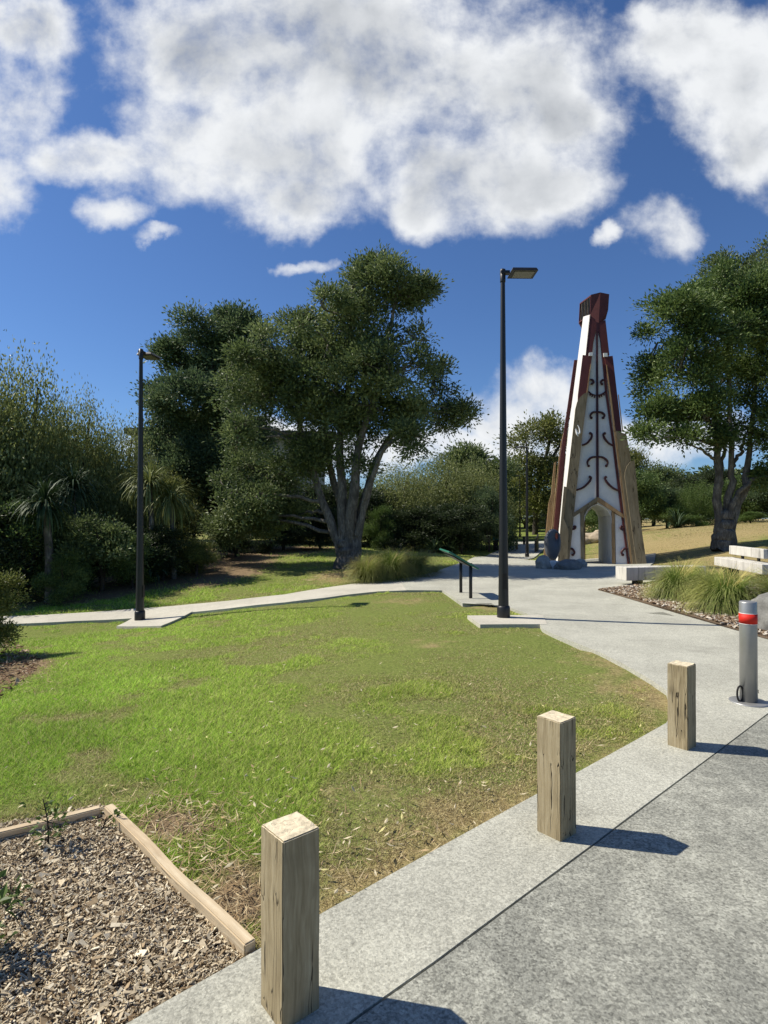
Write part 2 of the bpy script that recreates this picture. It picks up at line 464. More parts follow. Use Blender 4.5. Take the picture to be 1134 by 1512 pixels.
def _timber(c0, c1, c2, endc, crack=1.0, sc=1.0):
    def f(nb, b, obj, pos):
        wob = nb.noise(nb.mapping(obj, scale=(1, 1, 1)), 3.2 * sc, 3, .5, out='Color')
        q = nb.vec('ADD', obj, nb.vec('MULTIPLY', nb.vec('SUBTRACT', wob, (.5, .5, .5)), (0.055, 0.055, 0.0)))
        gr = nb.noise(nb.mapping(q, scale=(1, 1, .045)), 75 * sc, 5, .6)
        gr2 = nb.noise(nb.mapping(q, scale=(1, 1, .10)), 20 * sc, 4, .6)
        blot = nb.noise(obj, 4.5 * sc, 4, .6)
        c = nb.ramp(nb.math('MULTIPLY_ADD', gr, .6, nb.math('MULTIPLY', gr2, .4)), [(0.32, c0), (0.5, c1), (0.66, c2)])
        c = nb.mix(nb.math('MULTIPLY', nb.sstep(blot, .42, .72), .55), c, tuple(x * .62 for x in c1))
        # knots
        v = nb.new('ShaderNodeTexVoronoi'); nb.l.new(nb.mapping(obj, scale=(1, 1, .55)), v.inputs['Vector']); v.inputs['Scale'].default_value = 5.2 * sc
        kn = nb.sstep(nb.math('ADD', v.outputs['Distance'], nb.math('MULTIPLY', nb.math('SUBTRACT', gr2, .5), .25)), 0.20, 0.08)
        c = nb.mix(nb.math('MULTIPLY', kn, .6), c, tuple(x * .45 for x in c0))
        # drying cracks
        ck = nb.noise(nb.mapping(q, scale=(1, 1, .022), loc=(.3, .1, 0)), 34 * sc, 2, .4)
        ck = nb.math('MULTIPLY', nb.sstep(nb.math('ABSOLUTE', nb.math('SUBTRACT', ck, .40)), 0.016, 0.004), crack)
        ck = nb.math('MULTIPLY', ck, nb.sstep(nb.noise(obj, 3.0 * sc, 2), .36, .5))
        c = nb.mix(ck, c, (0.022, 0.016, 0.010))
        # end grain on upward faces
        geo = nb.new('ShaderNodeNewGeometry'); sp = nb.new('ShaderNodeSeparateXYZ'); nb.l.new(geo.outputs['Normal'], sp.inputs[0])
        if endc:
            en = nb.noise(obj, 38, 5, .7); e = nb.ramp(en, [(0.3, tuple(x * .55 for x in endc)), (0.52, endc), (0.75, tuple(min(.85, x * 1.2) for x in endc))])
            c = nb.mix(nb.sstep(sp.outputs[2], .6, .9), c, e)
        nb.l.new(c, b.inputs['Base Color'])
        bump(nb, b, nb.math('SUBTRACT', nb.math('MULTIPLY', gr, .5), nb.math('MULTIPLY', ck, 1.5)), 0.6, 0.006)
    return f


M['post'] = mat('weathered_pine', _timber((0.20, 0.155, 0.085), (0.34, 0.275, 0.165), (0.45, 0.38, 0.245), (0.66, 0.57, 0.40)), 0.85, .2)
M['edging'] = mat('edging_pine', _timber((0.42, 0.32, 0.20), (0.55, 0.44, 0.29), (0.64, 0.54, 0.38), None, .7, .8), 0.85, .2)
M['board'] = mat('grey_board', _timber((0.13, 0.105, 0.065), (0.20, 0.165, 0.105), (0.26, 0.22, 0.15), None, .8, .22), 0.85, .2)
M['board_warm'] = mat('warm_board', _timber((0.21, 0.13, 0.06), (0.33, 0.215, 0.11), (0.42, 0.30, 0.17), None, .6, .3), 0.8, .2)
M['beam'] = mat('pale_beam', _timber((0.46, 0.44, 0.395), (0.58, 0.56, 0.505), (0.68, 0.655, 0.60), None, .8, .4), 0.85, .2)


def plain(name, c, rough=.6, spec=.3, metal=0.0, var=.15, sc=6.0):
    def f(nb, b, obj, pos):
        n = nb.noise(obj, sc, 5, .65); n2 = nb.noise(obj, sc * 9, 3, .6)
        k = nb.math('MULTIPLY_ADD', n, .7, nb.math('MULTIPLY', n2, .3))
        cc = nb.ramp(k, [(0.3, tuple(x * (1 - var) for x in c)), (0.7, tuple(min(1, x * (1 + var)) for x in c))])
        nb.l.new(cc, b.inputs['Base Color']); bump(nb, b, n2, .12, .004)
    return mat(name, f, rough, spec, metal)


M['black'] = plain('black_steel', (0.014, 0.014, 0.016), .42, .45)
M['blackrough'] = plain('black_panel', (0.02, 0.018, 0.017), .6, .3)
M['lens'] = plain('lamp_lens', (0.13, 0.125, 0.11), .3, .5)
M['steel'] = plain('brushed_steel', (0.34, 0.34, 0.33), .42, .5, .55, .08, 8)
M['red'] = plain('red_reflective', (0.62, 0.022, 0.012), .6, .3, 0, .06)
M['green'] = plain('sign_green', (0.03, 0.155, 0.105), .35, .4)
M['teal'] = plain('teal_panel', (0.02, 0.20, 0.19), .5, .3, 0, .5, 5)
M['sign_white'] = plain('sign_white', (0.8, 0.8, 0.78), .5)
M['white'] = plain('white_panel', (0.70, 0.695, 0.67), .6, .3, 0, .13, 1.3)
M['white_bright'] = plain('white_beam', (0.68, 0.665, 0.63), .6, .3, 0, .04, 2)
M['oxblood'] = plain('dark_red_stain', (0.10, 0.024, 0.020), .55, .35, 0, .25, 3)
M['maroon'] = plain('scroll_maroon', (0.050, 0.012, 0.014), .5, .35, 0, .15, 3)
M['redwood'] = plain('redwood_stain', (0.25, 0.055, 0.03), .6, .3, 0, .25, 3)
M['slate'] = plain('slate_stone', (0.10, 0.105, 0.115), .55, .4, 0, .2, 3)
M['rock'] = plain('boulder_rock', (0.33, 0.315, 0.275), .85, .2, 0, .45, 4)
M['rock_dark'] = plain('dark_boulder_rock', (0.19, 0.187, 0.172), .85, .2, 0, .45, 4)
M['rock_warm'] = plain('warm_rock', (0.40, 0.33, 0.24), .9, .15, 0, .4, 3)
M['walls'] = plain('building_wall', (0.35, 0.33, 0.30), .8)
M['roof'] = plain('building_roof', (0.055, 0.05, 0.05), .7)
M['glass'] = plain('window_glass', (0.45, 0.50, 0.55), .15, .6)
M['straw'] = plain('straw', (0.5, 0.4, 0.22), .9, .1)


def inter(p, d, q, e):
    A = np.array([[d[0], -e[0]], [d[1], -e[1]]]); t = np.linalg.solve(A, np.array([q[0] - p[0], q[1] - p[1]]))[0]
    return (p[0] + d[0] * t, p[1] + d[1] * t)


# ------------------------------------------------------------------ setting: outlines
gA = [G(u, v) for u, v in ((560, 1309), (640, 1264), (853, 1146), (984, 1072))]
gB = [G(u, v) for u, v in ((540, 1502), (640, 1431), (866, 1261), (1060, 1114), (1120, 1068))]
dA = (gA[-1] - gA[0]).to_2d().normalized(); a0 = gA[0].to_2d() - dA * 5.0; a1 = gA[-1].to_2d()
dB = (gB[3] - gB[0]).to_2d().normalized(); b0 = gB[0].to_2d() - dB * 5.0
bend = [q.to_2d() for q in gB]
bfar = [bend[-1] + dB * 1.0, bend[-1] + dB * 3.0, bend[-1] + dB * 9.0]
nB = Vector((dB.y, -dB.x))
edgeB = [b0] + bend + bfar
plaza = [tuple(a0)] + [tuple(q.to_2d()) for q in gA] + G2([(992, 1056), (988, 1040), (984, 1023), (962, 1008), (925, 986), (885, 966), (845, 950), (815, 938), (801, 931), (795, 921), (778, 908),
         (758, 901), (742, 895), (725, 888), (705, 880), (690, 875), (655, 873.5)]) + G2([(600, 873)]) \
    + G2([(590, 857), (640, 846), (690, 829), (722, 819), (745, 808.5), (752, 803), (757, 800), (800, 799), (815, 801), (800, 814), (788, 824)])
tw_back = [(6.2, 26.3), (9.8, 27.6), (12.4, 26.6)]
plaza += tw_back + G2([(958, 839), (1010, 852), (1060, 868), (1200, 900)]) + [(11.5, 10.0), (14, 9.0)]
plaza += [(bfar[-1].x, bfar[-1].y)] + [tuple(q) for q in edgeB[:-1][::-1]]
GAP = 0.011
dr = []
for i, q in enumerate(edgeB):
    d = (edgeB[min(i + 1, len(edgeB) - 1)] - edgeB[max(i - 1, 0)]).normalized()
    dr.append(tuple(q + Vector((d.y, -d.x)) * GAP))
drive = dr + [(16, 2), (16, -8), (-6, -8)]
lpath_near = [(680, 873.5), (640, 873), (600, 873), (560, 874.5), (520, 878.5), (480, 884), (420, 891), (340, 899.5), (270, 906.5), (200, 914), (120, 918), (40, 922), (-60, 925), (-200, 930)]
lpath_far = [(-200, 917), (-60, 913), (40, 910.5), (120, 906), (200, 900), (280, 893.5), (340, 888), (420, 879), (480, 869), (530, 862), (580, 857), (640, 848), (700, 850)]
lpath = G2(lpath_near) + G2(lpath_far)
pad_lamp = G2([(690, 911.5), (709, 925), (808, 924.5), (802, 911)])
pad_sign = G2([(653, 873.5), (683, 893), (726, 892.5), (745, 897), (740, 880), (700, 873)])
pad_left = G2([(172, 926.5), (212, 903), (285, 904), (238, 926)])
bed_mulch = G2([(152, 1190), (372, 1411), (205, 1509)]) 
_am = Vector(bed_mulch[2]); bed_mulch.append(tuple(_am - dA * 2.6)); bed_mulch += G2([(-240, 1266)])
bed_right = G2([(883, 873), (930, 884), (985, 900), (1040, 916), (1090, 932), (1134, 944), (1230, 975)]) + [(9.5, 9.6), (11.5, 12.0), (10.5, 14.2)] + G2([(1050, 862), (985, 857), (940, 866)])
bed_left = G2([(-260, 960), (8, 938), (45, 962), (60, 985), (40, 1003), (-10, 1035), (-300, 1080)])
PAVED = [plaza, drive, lpath, pad_lamp, pad_sign, pad_left]

# ---- ground sheet
def graded(lo, hi, step, far0, far1):
    a = list(np.arange(lo, hi + 1e-6, step)); s = step
    l = [lo]; 
    while l[-1] > far0: s *= 1.22; l.append(l[-1] - s)
    s = step; h = [hi]
    while h[-1] < far1: s *= 1.22; h.append(h[-1] + s)
    return np.array(l[:0:-1] + a + h[1:])


def patch_list():
    L = []
    for u, v, ru, rv, w in [(600, 1225, 260, 70, .26), (800, 1085, 150, 28, .42), (930, 1020, 70, 26, .6), (700, 1180, 160, 50, .35), (520, 1330, 90, 70, .5), (640, 950, 60, 12, .5), (600, 886, 70, 7, .6), (730, 897, 45, 8, .7),
                            (260, 926, 100, 6, .45), (130, 1112, 40, 6, .55), (560, 1120, 200, 40, .12), (850, 975, 60, 14, .4), (505, 850, 60, 10, .8), (560, 1010, 220, 30, .12), (520, 925, 170, 18, .18), (420, 1060, 80, 12, .2), (790, 1010, 130, 30, .15),
                            (100, 950, 80, 14, .3), (480, 1180, 120, 40, .2)]:
        p = G(u, v); L.append((p.x, p.y, ru * p.y / FPX, max(.12, rv * p.y ** 2 / (FPX * 1.65)), w))
    return L


_patch = patch_list()
_bare = []
for u, v, ru, rv, w in [(255, 1215, 95, 42, 1.0), (320, 1300, 60, 60, .95), (350, 1370, 40, 50, .9), (340, 838, 70, 14, 1.0), (250, 838, 60, 16, .8), (300, 850, 40, 6, .5), (10, 985, 40, 20, 1.0), (-40, 1010, 70, 40, 1.2), (410, 812, 90, 5, .9), (455, 1225, 40, 14, .25)]:
    p = G(u, v); _bare.append((p.x, p.y, ru * p.y / FPX, max(.15, rv * p.y ** 2 / (FPX * 1.65)), w))


def dist_line(x, y, pts):
    best = np.full(np.shape(x), 1e9)
    for (x1, y1), (x2, y2) in zip(pts, pts[1:]):
        dx, dy = x2 - x1, y2 - y1; L = dx * dx + dy * dy
        t = np.clip(((x - x1) * dx + (y - y1) * dy) / L, 0, 1)
        best = np.minimum(best, np.hypot(x - x1 - t * dx, y - y1 - t * dy))
    return best


_edgeA = plaza[:14]


def dryness(x, y):
    d = np.zeros(np.shape(x))
    for px, py, rx, ry, w in _patch: d += w * np.exp(-((x - px) / rx) ** 2 - ((y - py) / ry) ** 2)
    d += .4 * np.exp(-(dist_line(x, y, _edgeA) / .22) ** 2)
    hill = 1 / (1 + np.exp(-(x - .335 * y) * 1.6)) / (1 + np.exp(-(y - 9) * 1.5))
    d = d + hill * (.72 + 1.1 * (fbm(x, y, .30, 4, 5) - .5))
    return d


FOREST = G2([(-260, 908), (100, 895), (205, 874), (285, 852), (340, 836), (400, 818), (445, 811), (560, 809)]) + [(1.5, 60), (-70, 60), (-70, 10)]


def bareness(x, y):
    d = np.zeros(np.shape(x))
    for px, py, rx, ry, w in _bare: d += w * np.exp(-((x - px) / rx) ** 2 - ((y - py) / ry) ** 2)
    d += inpoly(np.asarray(x, float), np.asarray(y, float), FOREST) * .42
    return d


def build_ground():
    xs = graded(-16, 22, .32, -420, 420); ys = graded(-3, 34, .32, -70, 450)
    X, Y = np.meshgrid(xs, ys); Z = g(X, Y)
    Z = Z - .014 + (fbm(X, Y, .9, 3) - .5) * .02 * (np.abs(X) < 40)
    for poly in PAVED + [bed_right, bed_mulch]:
        Z = np.where(inpoly(X, Y, poly), g(X, Y) - .05, Z)
    V = np.stack([X, Y, Z], -1).reshape(-1, 3); nx = len(xs); ny = len(ys)
    i = np.arange(ny - 1)[:, None] * nx + np.arange(nx - 1)[None]; F = np.stack([i, i + 1, i + nx + 1, i + nx], -1).reshape(-1, 4)
    o = npmesh('ground', V, F, M['ground'], smooth=True); tag(o, kind='structure')
    for nme, fn in (('dry', dryness), ('bare', bareness)):
        a = o.data.attributes.new(nme, 'FLOAT', 'POINT'); a.data.foreach_set('value', fn(V[:, 0].astype(float), V[:, 1].astype(float)).astype(np.float32))


build_ground()


def drape(name, poly, off, m, step=.5, skirt=.12, fine=None):
    bm = bmesh.new(); vs = [bm.verts.new((x, y, 0)) for x, y in poly]
    f = bm.faces.new(vs)
    bmesh.ops.triangulate(bm, faces=[f], ngon_method='EAR_CLIP')
    xs = [p[0] for p in poly]; ys = [p[1] for p in poly]
    def cuts(a, b):
        out = []; t = math.ceil(a / step) * step
        while t < b: out.append(t); t += step if t < 30 else step * 3
        return out
    for x in cuts(min(xs), max(xs)): bmesh.ops.bisect_plane(bm, geom=bm.verts[:] + bm.edges[:] + bm.faces[:], plane_co=(x, 0, 0), plane_no=(1, 0, 0), dist=1e-5)
    for y in cuts(min(ys), max(ys)): bmesh.ops.bisect_plane(bm, geom=bm.verts[:] + bm.edges[:] + bm.faces[:], plane_co=(0, y, 0), plane_no=(0, 1, 0), dist=1e-5)
    P = np.array([v.co[:2] for v in bm.verts]); z = g(P[:, 0], P[:, 1])
    for v, q in zip(bm.verts, z): v.co.z = q + off
    bmesh.ops.recalc_face_normals(bm, faces=bm.faces[:])
    be = [e for e in bm.edges if e.is_boundary]
    r = bmesh.ops.extrude_edge_only(bm, edges=be)
    for v in r['geom']:
        if isinstance(v, bmesh.types.BMVert): v.co.z -= skirt
    me = bpy.data.meshes.new(name); bm.to_mesh(me); bm.free(); me.materials.append(m)
    o = link(bpy.data.objects.new(name, me)); tag(o, kind='structure'); return o


drape('plaza', plaza, .026, M['plaza'], .45)
drape('driveway', drive, .026, M['drive'], .6)
drape('path', lpath, .022, M['path'], .45)
drape('lamp_pad', pad_lamp, .031, M['path'], .3)
drape('sign_pad', pad_sign, .031, M['plaza'], .3)
drape('path_lamp_pad', pad_left, .027, M['path'], .3)
drape('planting_bed', bed_right, .034, M['mulch'], .4)
drape('mulch_bed', bed_mulch, -.005, M['mulch'], .3)

# ------------------------------------------------------------------ grass blades (uncountable)
def edge_dist(x, y):
    e = np.full(np.shape(x), 9.0)
    for poly in (plaza[:26], lpath, pad_lamp, pad_sign, pad_left): e = np.minimum(e, dist_line(x, y, list(poly) + ([] if poly is not lpath else [])))
    return e


def blades(name, n, xr, yr, dens_pow, hgt, wid, colour, mask, seed):
    r = np.random.default_rng(seed)
    y = np.exp(r.uniform(math.log(yr[0]), math.log(yr[1]), n)) if dens_pow else r.uniform(*yr, n)
    x = r.uniform(-1, 1, n); x = (xr[0] + xr[1]) / 2 * y + x * ((xr[1] - xr[0]) / 2 * y + .3)
    k = mask(x, y); x, y = x[k], y[k]; n = len(x)
    z = g(x, y); d = dryness(x, y) + (fbm(x, y, 2.0, 5) - .46) * 3.0 + (fbm(x, y, .55, 3, 50) - .47) * 1.9 + np.clip((x / np.maximum(y, 1) + .28) * .95, -.12, .56); b = bareness(x, y) + (fbm(x, y, 3.0, 3, 7) - .5) * .6
    keep = r.random(n) > np.clip(b * 1.6 - .35, 0, .97)
    keep &= r.random(n) > np.clip((d - .6) * .6, 0, .30)
    x, y, z, d, b = x[keep], y[keep], z[keep], d[keep], b[keep]; n = len(x)
    lean = r.uniform(.35, 2.4, n); la = r.uniform(0, 2 * np.pi, n); a = la + np.pi / 2 + r.normal(0, .5, n)
    lush = np.clip(1.15 - d, .35, 1.3)
    tall = .6 + .9 * fbm(x, y, 1.3, 3, 31)
    ed = edge_dist(x, y); h = hgt * r.uniform(.5, 1.35, n) * lush * tall * np.clip(ed / .22, .12, 1); w = wid * (0.7 + y / 5.0) * r.uniform(.7, 1.3, n)
    P = np.stack([x, y, z - .016], -1); s = np.stack([np.cos(a), np.sin(a), 0 * a], -1) * w[:, None]
    t = P + np.stack([np.cos(la) * lean * h, np.sin(la) * lean * h, h], -1)
    V = np.concatenate([P - s, P + s, t]); i = np.arange(n); F = np.stack([i, i + n, i + 2 * n], -1)
    c = colour(r, x, y, d, n)
    return tag(npmesh(name, V, F, M['grass'], fcol=c), kind='stuff')


def lawn_col(r, x, y, d, n):
    k = np.clip((d - .18) / .55, 0, 1)[:, None]; q = r.random((n, 1))
    k = np.clip(k + (r.random((n, 1)) < .24) * .75, 0, 1)
    lush = np.array([.37, .47, .075]); mid = np.array([.62, .64, .19]); dk = np.array([.22, .30, .05])
    gcol = np.where(q < .2, dk, np.where(q < .6, lush, mid))
    p = fbm(x, y, .8, 3, 3)[:, None]; gcol = gcol * (.75 + .6 * p) * np.array([1.0, 1.0, 1.0])
    left = np.clip((.35 - x / np.maximum(y, 1)) * 1.2, 0, 1)[:, None]
    gcol = gcol * (1 - left * np.array([.22, -.04, .40]))
    straw = np.where(r.random((n, 1)) < .45, np.array([.62, .53, .29]), np.where(r.random((n, 1)) < .5, np.array([.34, .27, .14]), np.array([.20, .15, .08])))
    return gcol * (1 - k) + straw * k


joint = [tuple(q) for q in edgeB] + dr[::-1]
_pv = [plaza, drive, lpath, pad_lamp, pad_sign, pad_left, bed_mulch, bed_right, joint]


def nopave(x, y):
    m = np.zeros(x.shape, bool)
    for p in _pv: m |= inpoly(x, y, p)
    return ~m


blades('lawn_grass', 860000, (-.80, .62), (1.6, 15), True, .024, .0016, lawn_col, nopave, 1)
blades('shaded_lawn_grass', 120000, (-.62, .28), (13, 30), True, .05, .0017, lawn_col, lambda x, y: nopave(x, y) & (x < .30 * y), 2)


def hill_col(r, x, y, d, n):
    q = r.random((n, 1)); s = np.where(q < .45, np.array([.50, .42, .21]), np.where(q < .75, np.array([.36, .29, .14]), np.array([.22, .25, .07])))
    return s * (.5 + 1.0 * fbm(x, y, .7, 3, 9)[:, None])


blades('hill_grass', 160000, (.22, .82), (12, 42), True, .05, .0017, hill_col, lambda x, y: nopave(x, y) & (x > .335 * y - .3), 3)


def scatter(name, pts, lens, wids, cols, m, seed, thick=0.0, tilt=.35, lift=.004):
    r = np.random.default_rng(seed); n = len(pts); a = r.uniform(0, 2 * np.pi, n)
    t = np.stack([np.cos(a), np.sin(a), r.normal(0, tilt, n)], -1); t /= np.linalg.norm(t, axis=1)[:, None]
    s = np.stack([-np.sin(a), np.cos(a), r.normal(0, tilt, n)], -1); s /= np.linalg.norm(s, axis=1)[:, None]
    nn = np.cross(t, s); P = pts + np.array([0, 0, lift])
    L = (t * lens[:, None]) / 2; W = (s * wids[:, None]) / 2
    i = np.arange(n)
    if thick:
        T = nn * thick; q = r.uniform(.35, 1, (n, 1)); q2 = r.uniform(.35, 1, (n, 1))
        top = [P - L - W * q + T, P + L - W * q2 + T, P + L + W * q2 + T, P - L + W * q + T]
        bot = [v - T * 2 for v in top]
        V = np.concatenate(top + bot); f = []
        for A in ((0, 1, 2, 3), (0, 4, 5, 1), (1, 5, 6, 2), (2, 6, 7, 3), (3, 7, 4, 0)): f.append(np.stack([i + n * k for k in A], -1))
        F = np.stack(f, 1).reshape(-1, 4); cc = np.repeat(cols, 5, 0)
    else:
        c = nn * (lens * r.uniform(.0, .10, n))[:, None]
        V = np.concatenate([P - L + c, P + W, P + L + c, P - W]); F = np.stack([i, i + n, i + 2 * n, i + 3 * n], -1); cc = cols
    return npmesh(name, V, F, m, fcol=cc)


def rand_in(poly, n, seed):
    r = np.random.default_rng(seed); P = np.array(poly); out = np.zeros((0, 2))
    while len(out) < n:
        q = r.uniform(P.min(0), P.max(0), (n * 2, 2)); out = np.vstack([out, q[inpoly(q[:, 0], q[:, 1], poly)]])
    return out[:n]


def chips():
    r = np.random.default_rng(3); q = rand_in(bed_mulch, 95000, 4)
    u = q[:, 0] / np.maximum(q[:, 1], .2); q = q[(q[:, 1] > 1.2) & (u > -.95)]; n = len(q)
    pts = np.column_stack([q, g(q[:, 0], q[:, 1]) + r.uniform(-.004, .012, n)])
    L = r.lognormal(math.log(.0108), .6, n).clip(.005, .07); W = L * r.uniform(.18, .7, n)
    k = r.random((n, 1)); c = np.where(k < .22, np.array([.74, .65, .48]), np.where(k < .68, np.array([.56, .465, .32]), np.where(k < .90, np.array([.34, .255, .155]), np.array([.15, .105, .06]))))
    c = c * r.uniform(.75, 1.2, (n, 1))
    tag(scatter('wood_chips', pts, L, W, c, M['chip'], 5, .0016, .45), kind='stuff')
    q = rand_in(bed_right, 16000, 8); n = len(q); pts = np.column_stack([q, g(q[:, 0], q[:, 1]) + .048])
    L = r.lognormal(math.log(.045), .5, n).clip(.015, .13); W = L * r.uniform(.3, .8, n); k = r.random((n, 1))
    c = np.where(k < .34, np.array([.66, .60, .50]), np.where(k < .6, np.array([.33, .24, .16]), np.array([.14, .09, .055])))
    tag(scatter('bark_and_pebbles', pts, L, W, c, M['chip'], 6, .008, .3), kind='stuff')
    q = rand_in(bed_right, 30000, 18); q = q[dist_line(q[:, 0], q[:, 1], bed_right[:7]) < .75]; n = len(q); pts = np.column_stack([q, g(q[:, 0], q[:, 1]) + .05])
    L = r.lognormal(math.log(.030), .5, n).clip(.012, .09); W = L * r.uniform(.3, .8, n); k = r.random((n, 1))
    c = np.where(k < .24, np.array([.62, .55, .45]), np.where(k < .6, np.array([.34, .25, .165]), np.array([.15, .10, .06])))
    tag(scatter('bed_edge_pebbles', pts, L, W, c, M['chip'], 16, .009, .3), kind='stuff')
    # bed_left litter
    q = rand_in(bed_left, 2500, 9); n = len(q); pts = np.column_stack([q, g(q[:, 0], q[:, 1]) + .012])
    L = r.lognormal(math.log(.05), .4, n); k = r.random((n, 1)); c = np.where(k < .3, np.array([.45, .35, .24]), np.array([.20, .12, .07]))
    tag(scatter('leaf_litter', pts, L, L * .4, c, M['chip'], 7, .003, .4), kind='stuff')


chips()


def leaves_on_lawn():
    r = np.random.default_rng(21); P = []
    for u, v, su, sv, n in [(620, 1190, 190, 75, 210), (800, 1060, 130, 45, 110), (520, 1300, 60, 50, 60), (500, 1080, 220, 70, 90), (300, 1150, 200, 60, 50), (300, 1270, 60, 70, 50), (850, 1000, 70, 35, 50), (350, 1020, 200, 50, 40)]:
        for _ in range(n):
            uu, vv = r.normal(u, su), r.normal(v, sv)
            if vv > 900: P.append(G(uu, min(vv, 1480)))
    q = np.array([tuple(p) for p in P]); k = nopave(q[:, 0], q[:, 1]); q = q[k]; n = len(q); q[:, 2] += .025
    L = r.uniform(.020, .056, n); W = L * r.uniform(.2, .36, n)
    kk = r.random((n, 1)); c = np.where(kk < .6, np.array([.60, .52, .35]), np.where(kk < .85, np.array([.44, .32, .17]), np.array([.55, .50, .22])))
    tag(scatter('fallen_leaves', q, L, W, c, M['litter'], 22, 0, .35, .01), kind='stuff')
    # straw and twigs on the bare patch by the timber edging
    q = []
    for u, v, su, sv, n in [(255, 1215, 60, 30, 380), (320, 1300, 40, 50, 380), (355, 1370, 30, 40, 220), (560, 1260, 120, 50, 120), (800, 1090, 90, 25, 80), (510, 850, 40, 6, 150), (30, 985, 30, 15, 250)]:
        for _ in range(n): q.append(tuple(G(r.normal(u, su), min(1490, r.normal(v, sv)))))
    q = np.array(q); q = q[nopave(q[:, 0], q[:, 1])]; n = len(q); q[:, 2] += .012
    L = r.uniform(.03, .10, n) * (1 + .12 * q[:, 1]); c = np.where(r.random((n, 1)) < .45, np.array([.55, .44, .26]), np.array([.33, .23, .12]))
    tag(scatter('dry_straw', q, L, L * 0 + .003 * (1 + .25 * q[:, 1]), c, M['litter'], 23, 0, .3, .004), kind='stuff')


leaves_on_lawn()


# ------------------------------------------------------------------ timber posts
PA = -0.084
posts = [((-.307, 1.92), 'nearest square timber bollard, at the corner of the mulch bed', 0), ((.878, 2.98), 'middle square timber bollard of the row along the concrete strip', 1),
         ((2.125, 4.172), 'farthest square timber bollard, beside the corner of the plaza', 2)]
for (x, y), lab, k in posts:
    r = random.Random(k); bm = bmesh.new(); h = .585; s = .07
    zg = gz(x, y) + .0
    vs = box(bm, (0, 0, h / 2 - .02), (2 * s, 2 * s, h + .04))
    bmesh.ops.subdivide_edges(bm, edges=bm.edges[:], cuts=5, use_grid_fill=True)
    for v in bm.verts:
        nz = mnoise.noise(Vector((v.co.x * 9 + k * 7, v.co.y * 9, v.co.z * 4)))
        v.co.x += nz * .0022; v.co.y -= nz * .0022
        if v.co.z > h - .005: v.co.z += mnoise.noise(Vector((v.co.x * 30 + k, v.co.y * 30, 3))) * .004
    es = [e for e in bm.edges if not e.is_boundary and len(e.link_faces) == 2 and e.calc_face_angle(0) > 1.2]
    bmesh.ops.bevel(bm, geom=es, offset=.004, segments=2, affect='EDGES')
    o = bmobj('timber_bollard', bm, M['post']); o.location = (x, y, zg + .026); o.rotation_euler = (0, 0, PA + math.pi / 4 + [0, math.pi / 2, math.pi][k])
    tag(o, lab, 'bollard', 'square timber bollards')

# ------------------------------------------------------------------ steel bollard
b = G(1105.5, 1041); h = .895
root = empty('steel_bollard', (b.x, b.y, b.z + .026), 0, 'silver steel bollard with a red band beside the paved plaza', 'bollard')
bm = bmesh.new(); R = .070
lathe(bm, [(R, 0), (R, h - .012), (R - .004, h - .004), (R - .012, h), (R - .02, h - .002), (.001, h - .003)], 40); bmobj('tube', bm, M['steel'], root, True)
bm = bmesh.new(); lathe(bm, [(R + .0005, h - .195), (R + .0022, h - .195), (R + .0022, h - .108), (R + .0005, h - .108)], 40); bmobj('reflective_band', bm, M['red'], root, True)
for zz in (h - .2, h - .1075):
    bm = bmesh.new(); lathe(bm, [(R + .0005, zz), (R + .0018, zz), (R + .0018, zz + .0045), (R + .0005, zz + .0045)], 40); bmobj('white_trim', bm, M['sign_white'], root, True)
bm = bmesh.new(); lathe(bm, [(.155, -.01), (.155, .008), (.148, .011), (.074, .012)], 40); bmobj('base_ring', bm, M['steel'], root, True)
th = np.linspace(0, 2 * np.pi, 22); P = np.stack([-.088 - .026 * np.cos(th), -.02 + 0 * th, .08 + .068 * np.sin(th)], -1)
V, F = tubes([(P, np.full(22, .0085))], 8); npmesh('lock_handle', V, F, M['blackrough'], root, smooth=True)
bm = bmesh.new(); box(bm, (R, -.012, .1), (.01, .02, .03)); bmobj('lock_hole', bm, M['blackrough'], root)


# ------------------------------------------------------------------ street lamps
def street_lamp(u, v, htop, rz, label, Y=None):
    p = G(u, v) if Y is None else PY(u, v, Y)
    root = empty('street_lamp', (p.x, p.y, p.z + .015), rz, label, 'street lamp', 'black street lamps along the paths')
    bm = bmesh.new(); lathe(bm, [(.100, 0), (.100, .015), (.088, .03), (.086, .25), (.07, 1.6), (.036, htop - .02), (.036, htop)], 12); bmobj('pole', bm, M['black'], root, True)
    bm = bmesh.new(); lathe(bm, [(.103, -.02), (.108, 0), (.108, .17), (.100, .2), (.088, .21)], 20); bmobj('base_sleeve', bm, M['black'], root, True)
    bm = bmesh.new(); lathe(bm, [(.044, htop - .19), (.046, htop - .18), (.046, htop + .02), (.02, htop + .035)], 14); bmobj('collar', bm, M['black'], root, True)
    bm = bmesh.new(); box(bm, (-.002, -.085, .62), (.075, .012, .26)); bmobj('access_door', bm, M['blackrough'], root, bevel=.004)
    hd = bmobj_head(htop, root)
    bm = bmesh.new(); box(bm, (.035, 0, htop - .03), (.15, .10, .05)); bmobj('arm', bm, M['black'], root, bevel=.008)
    return root


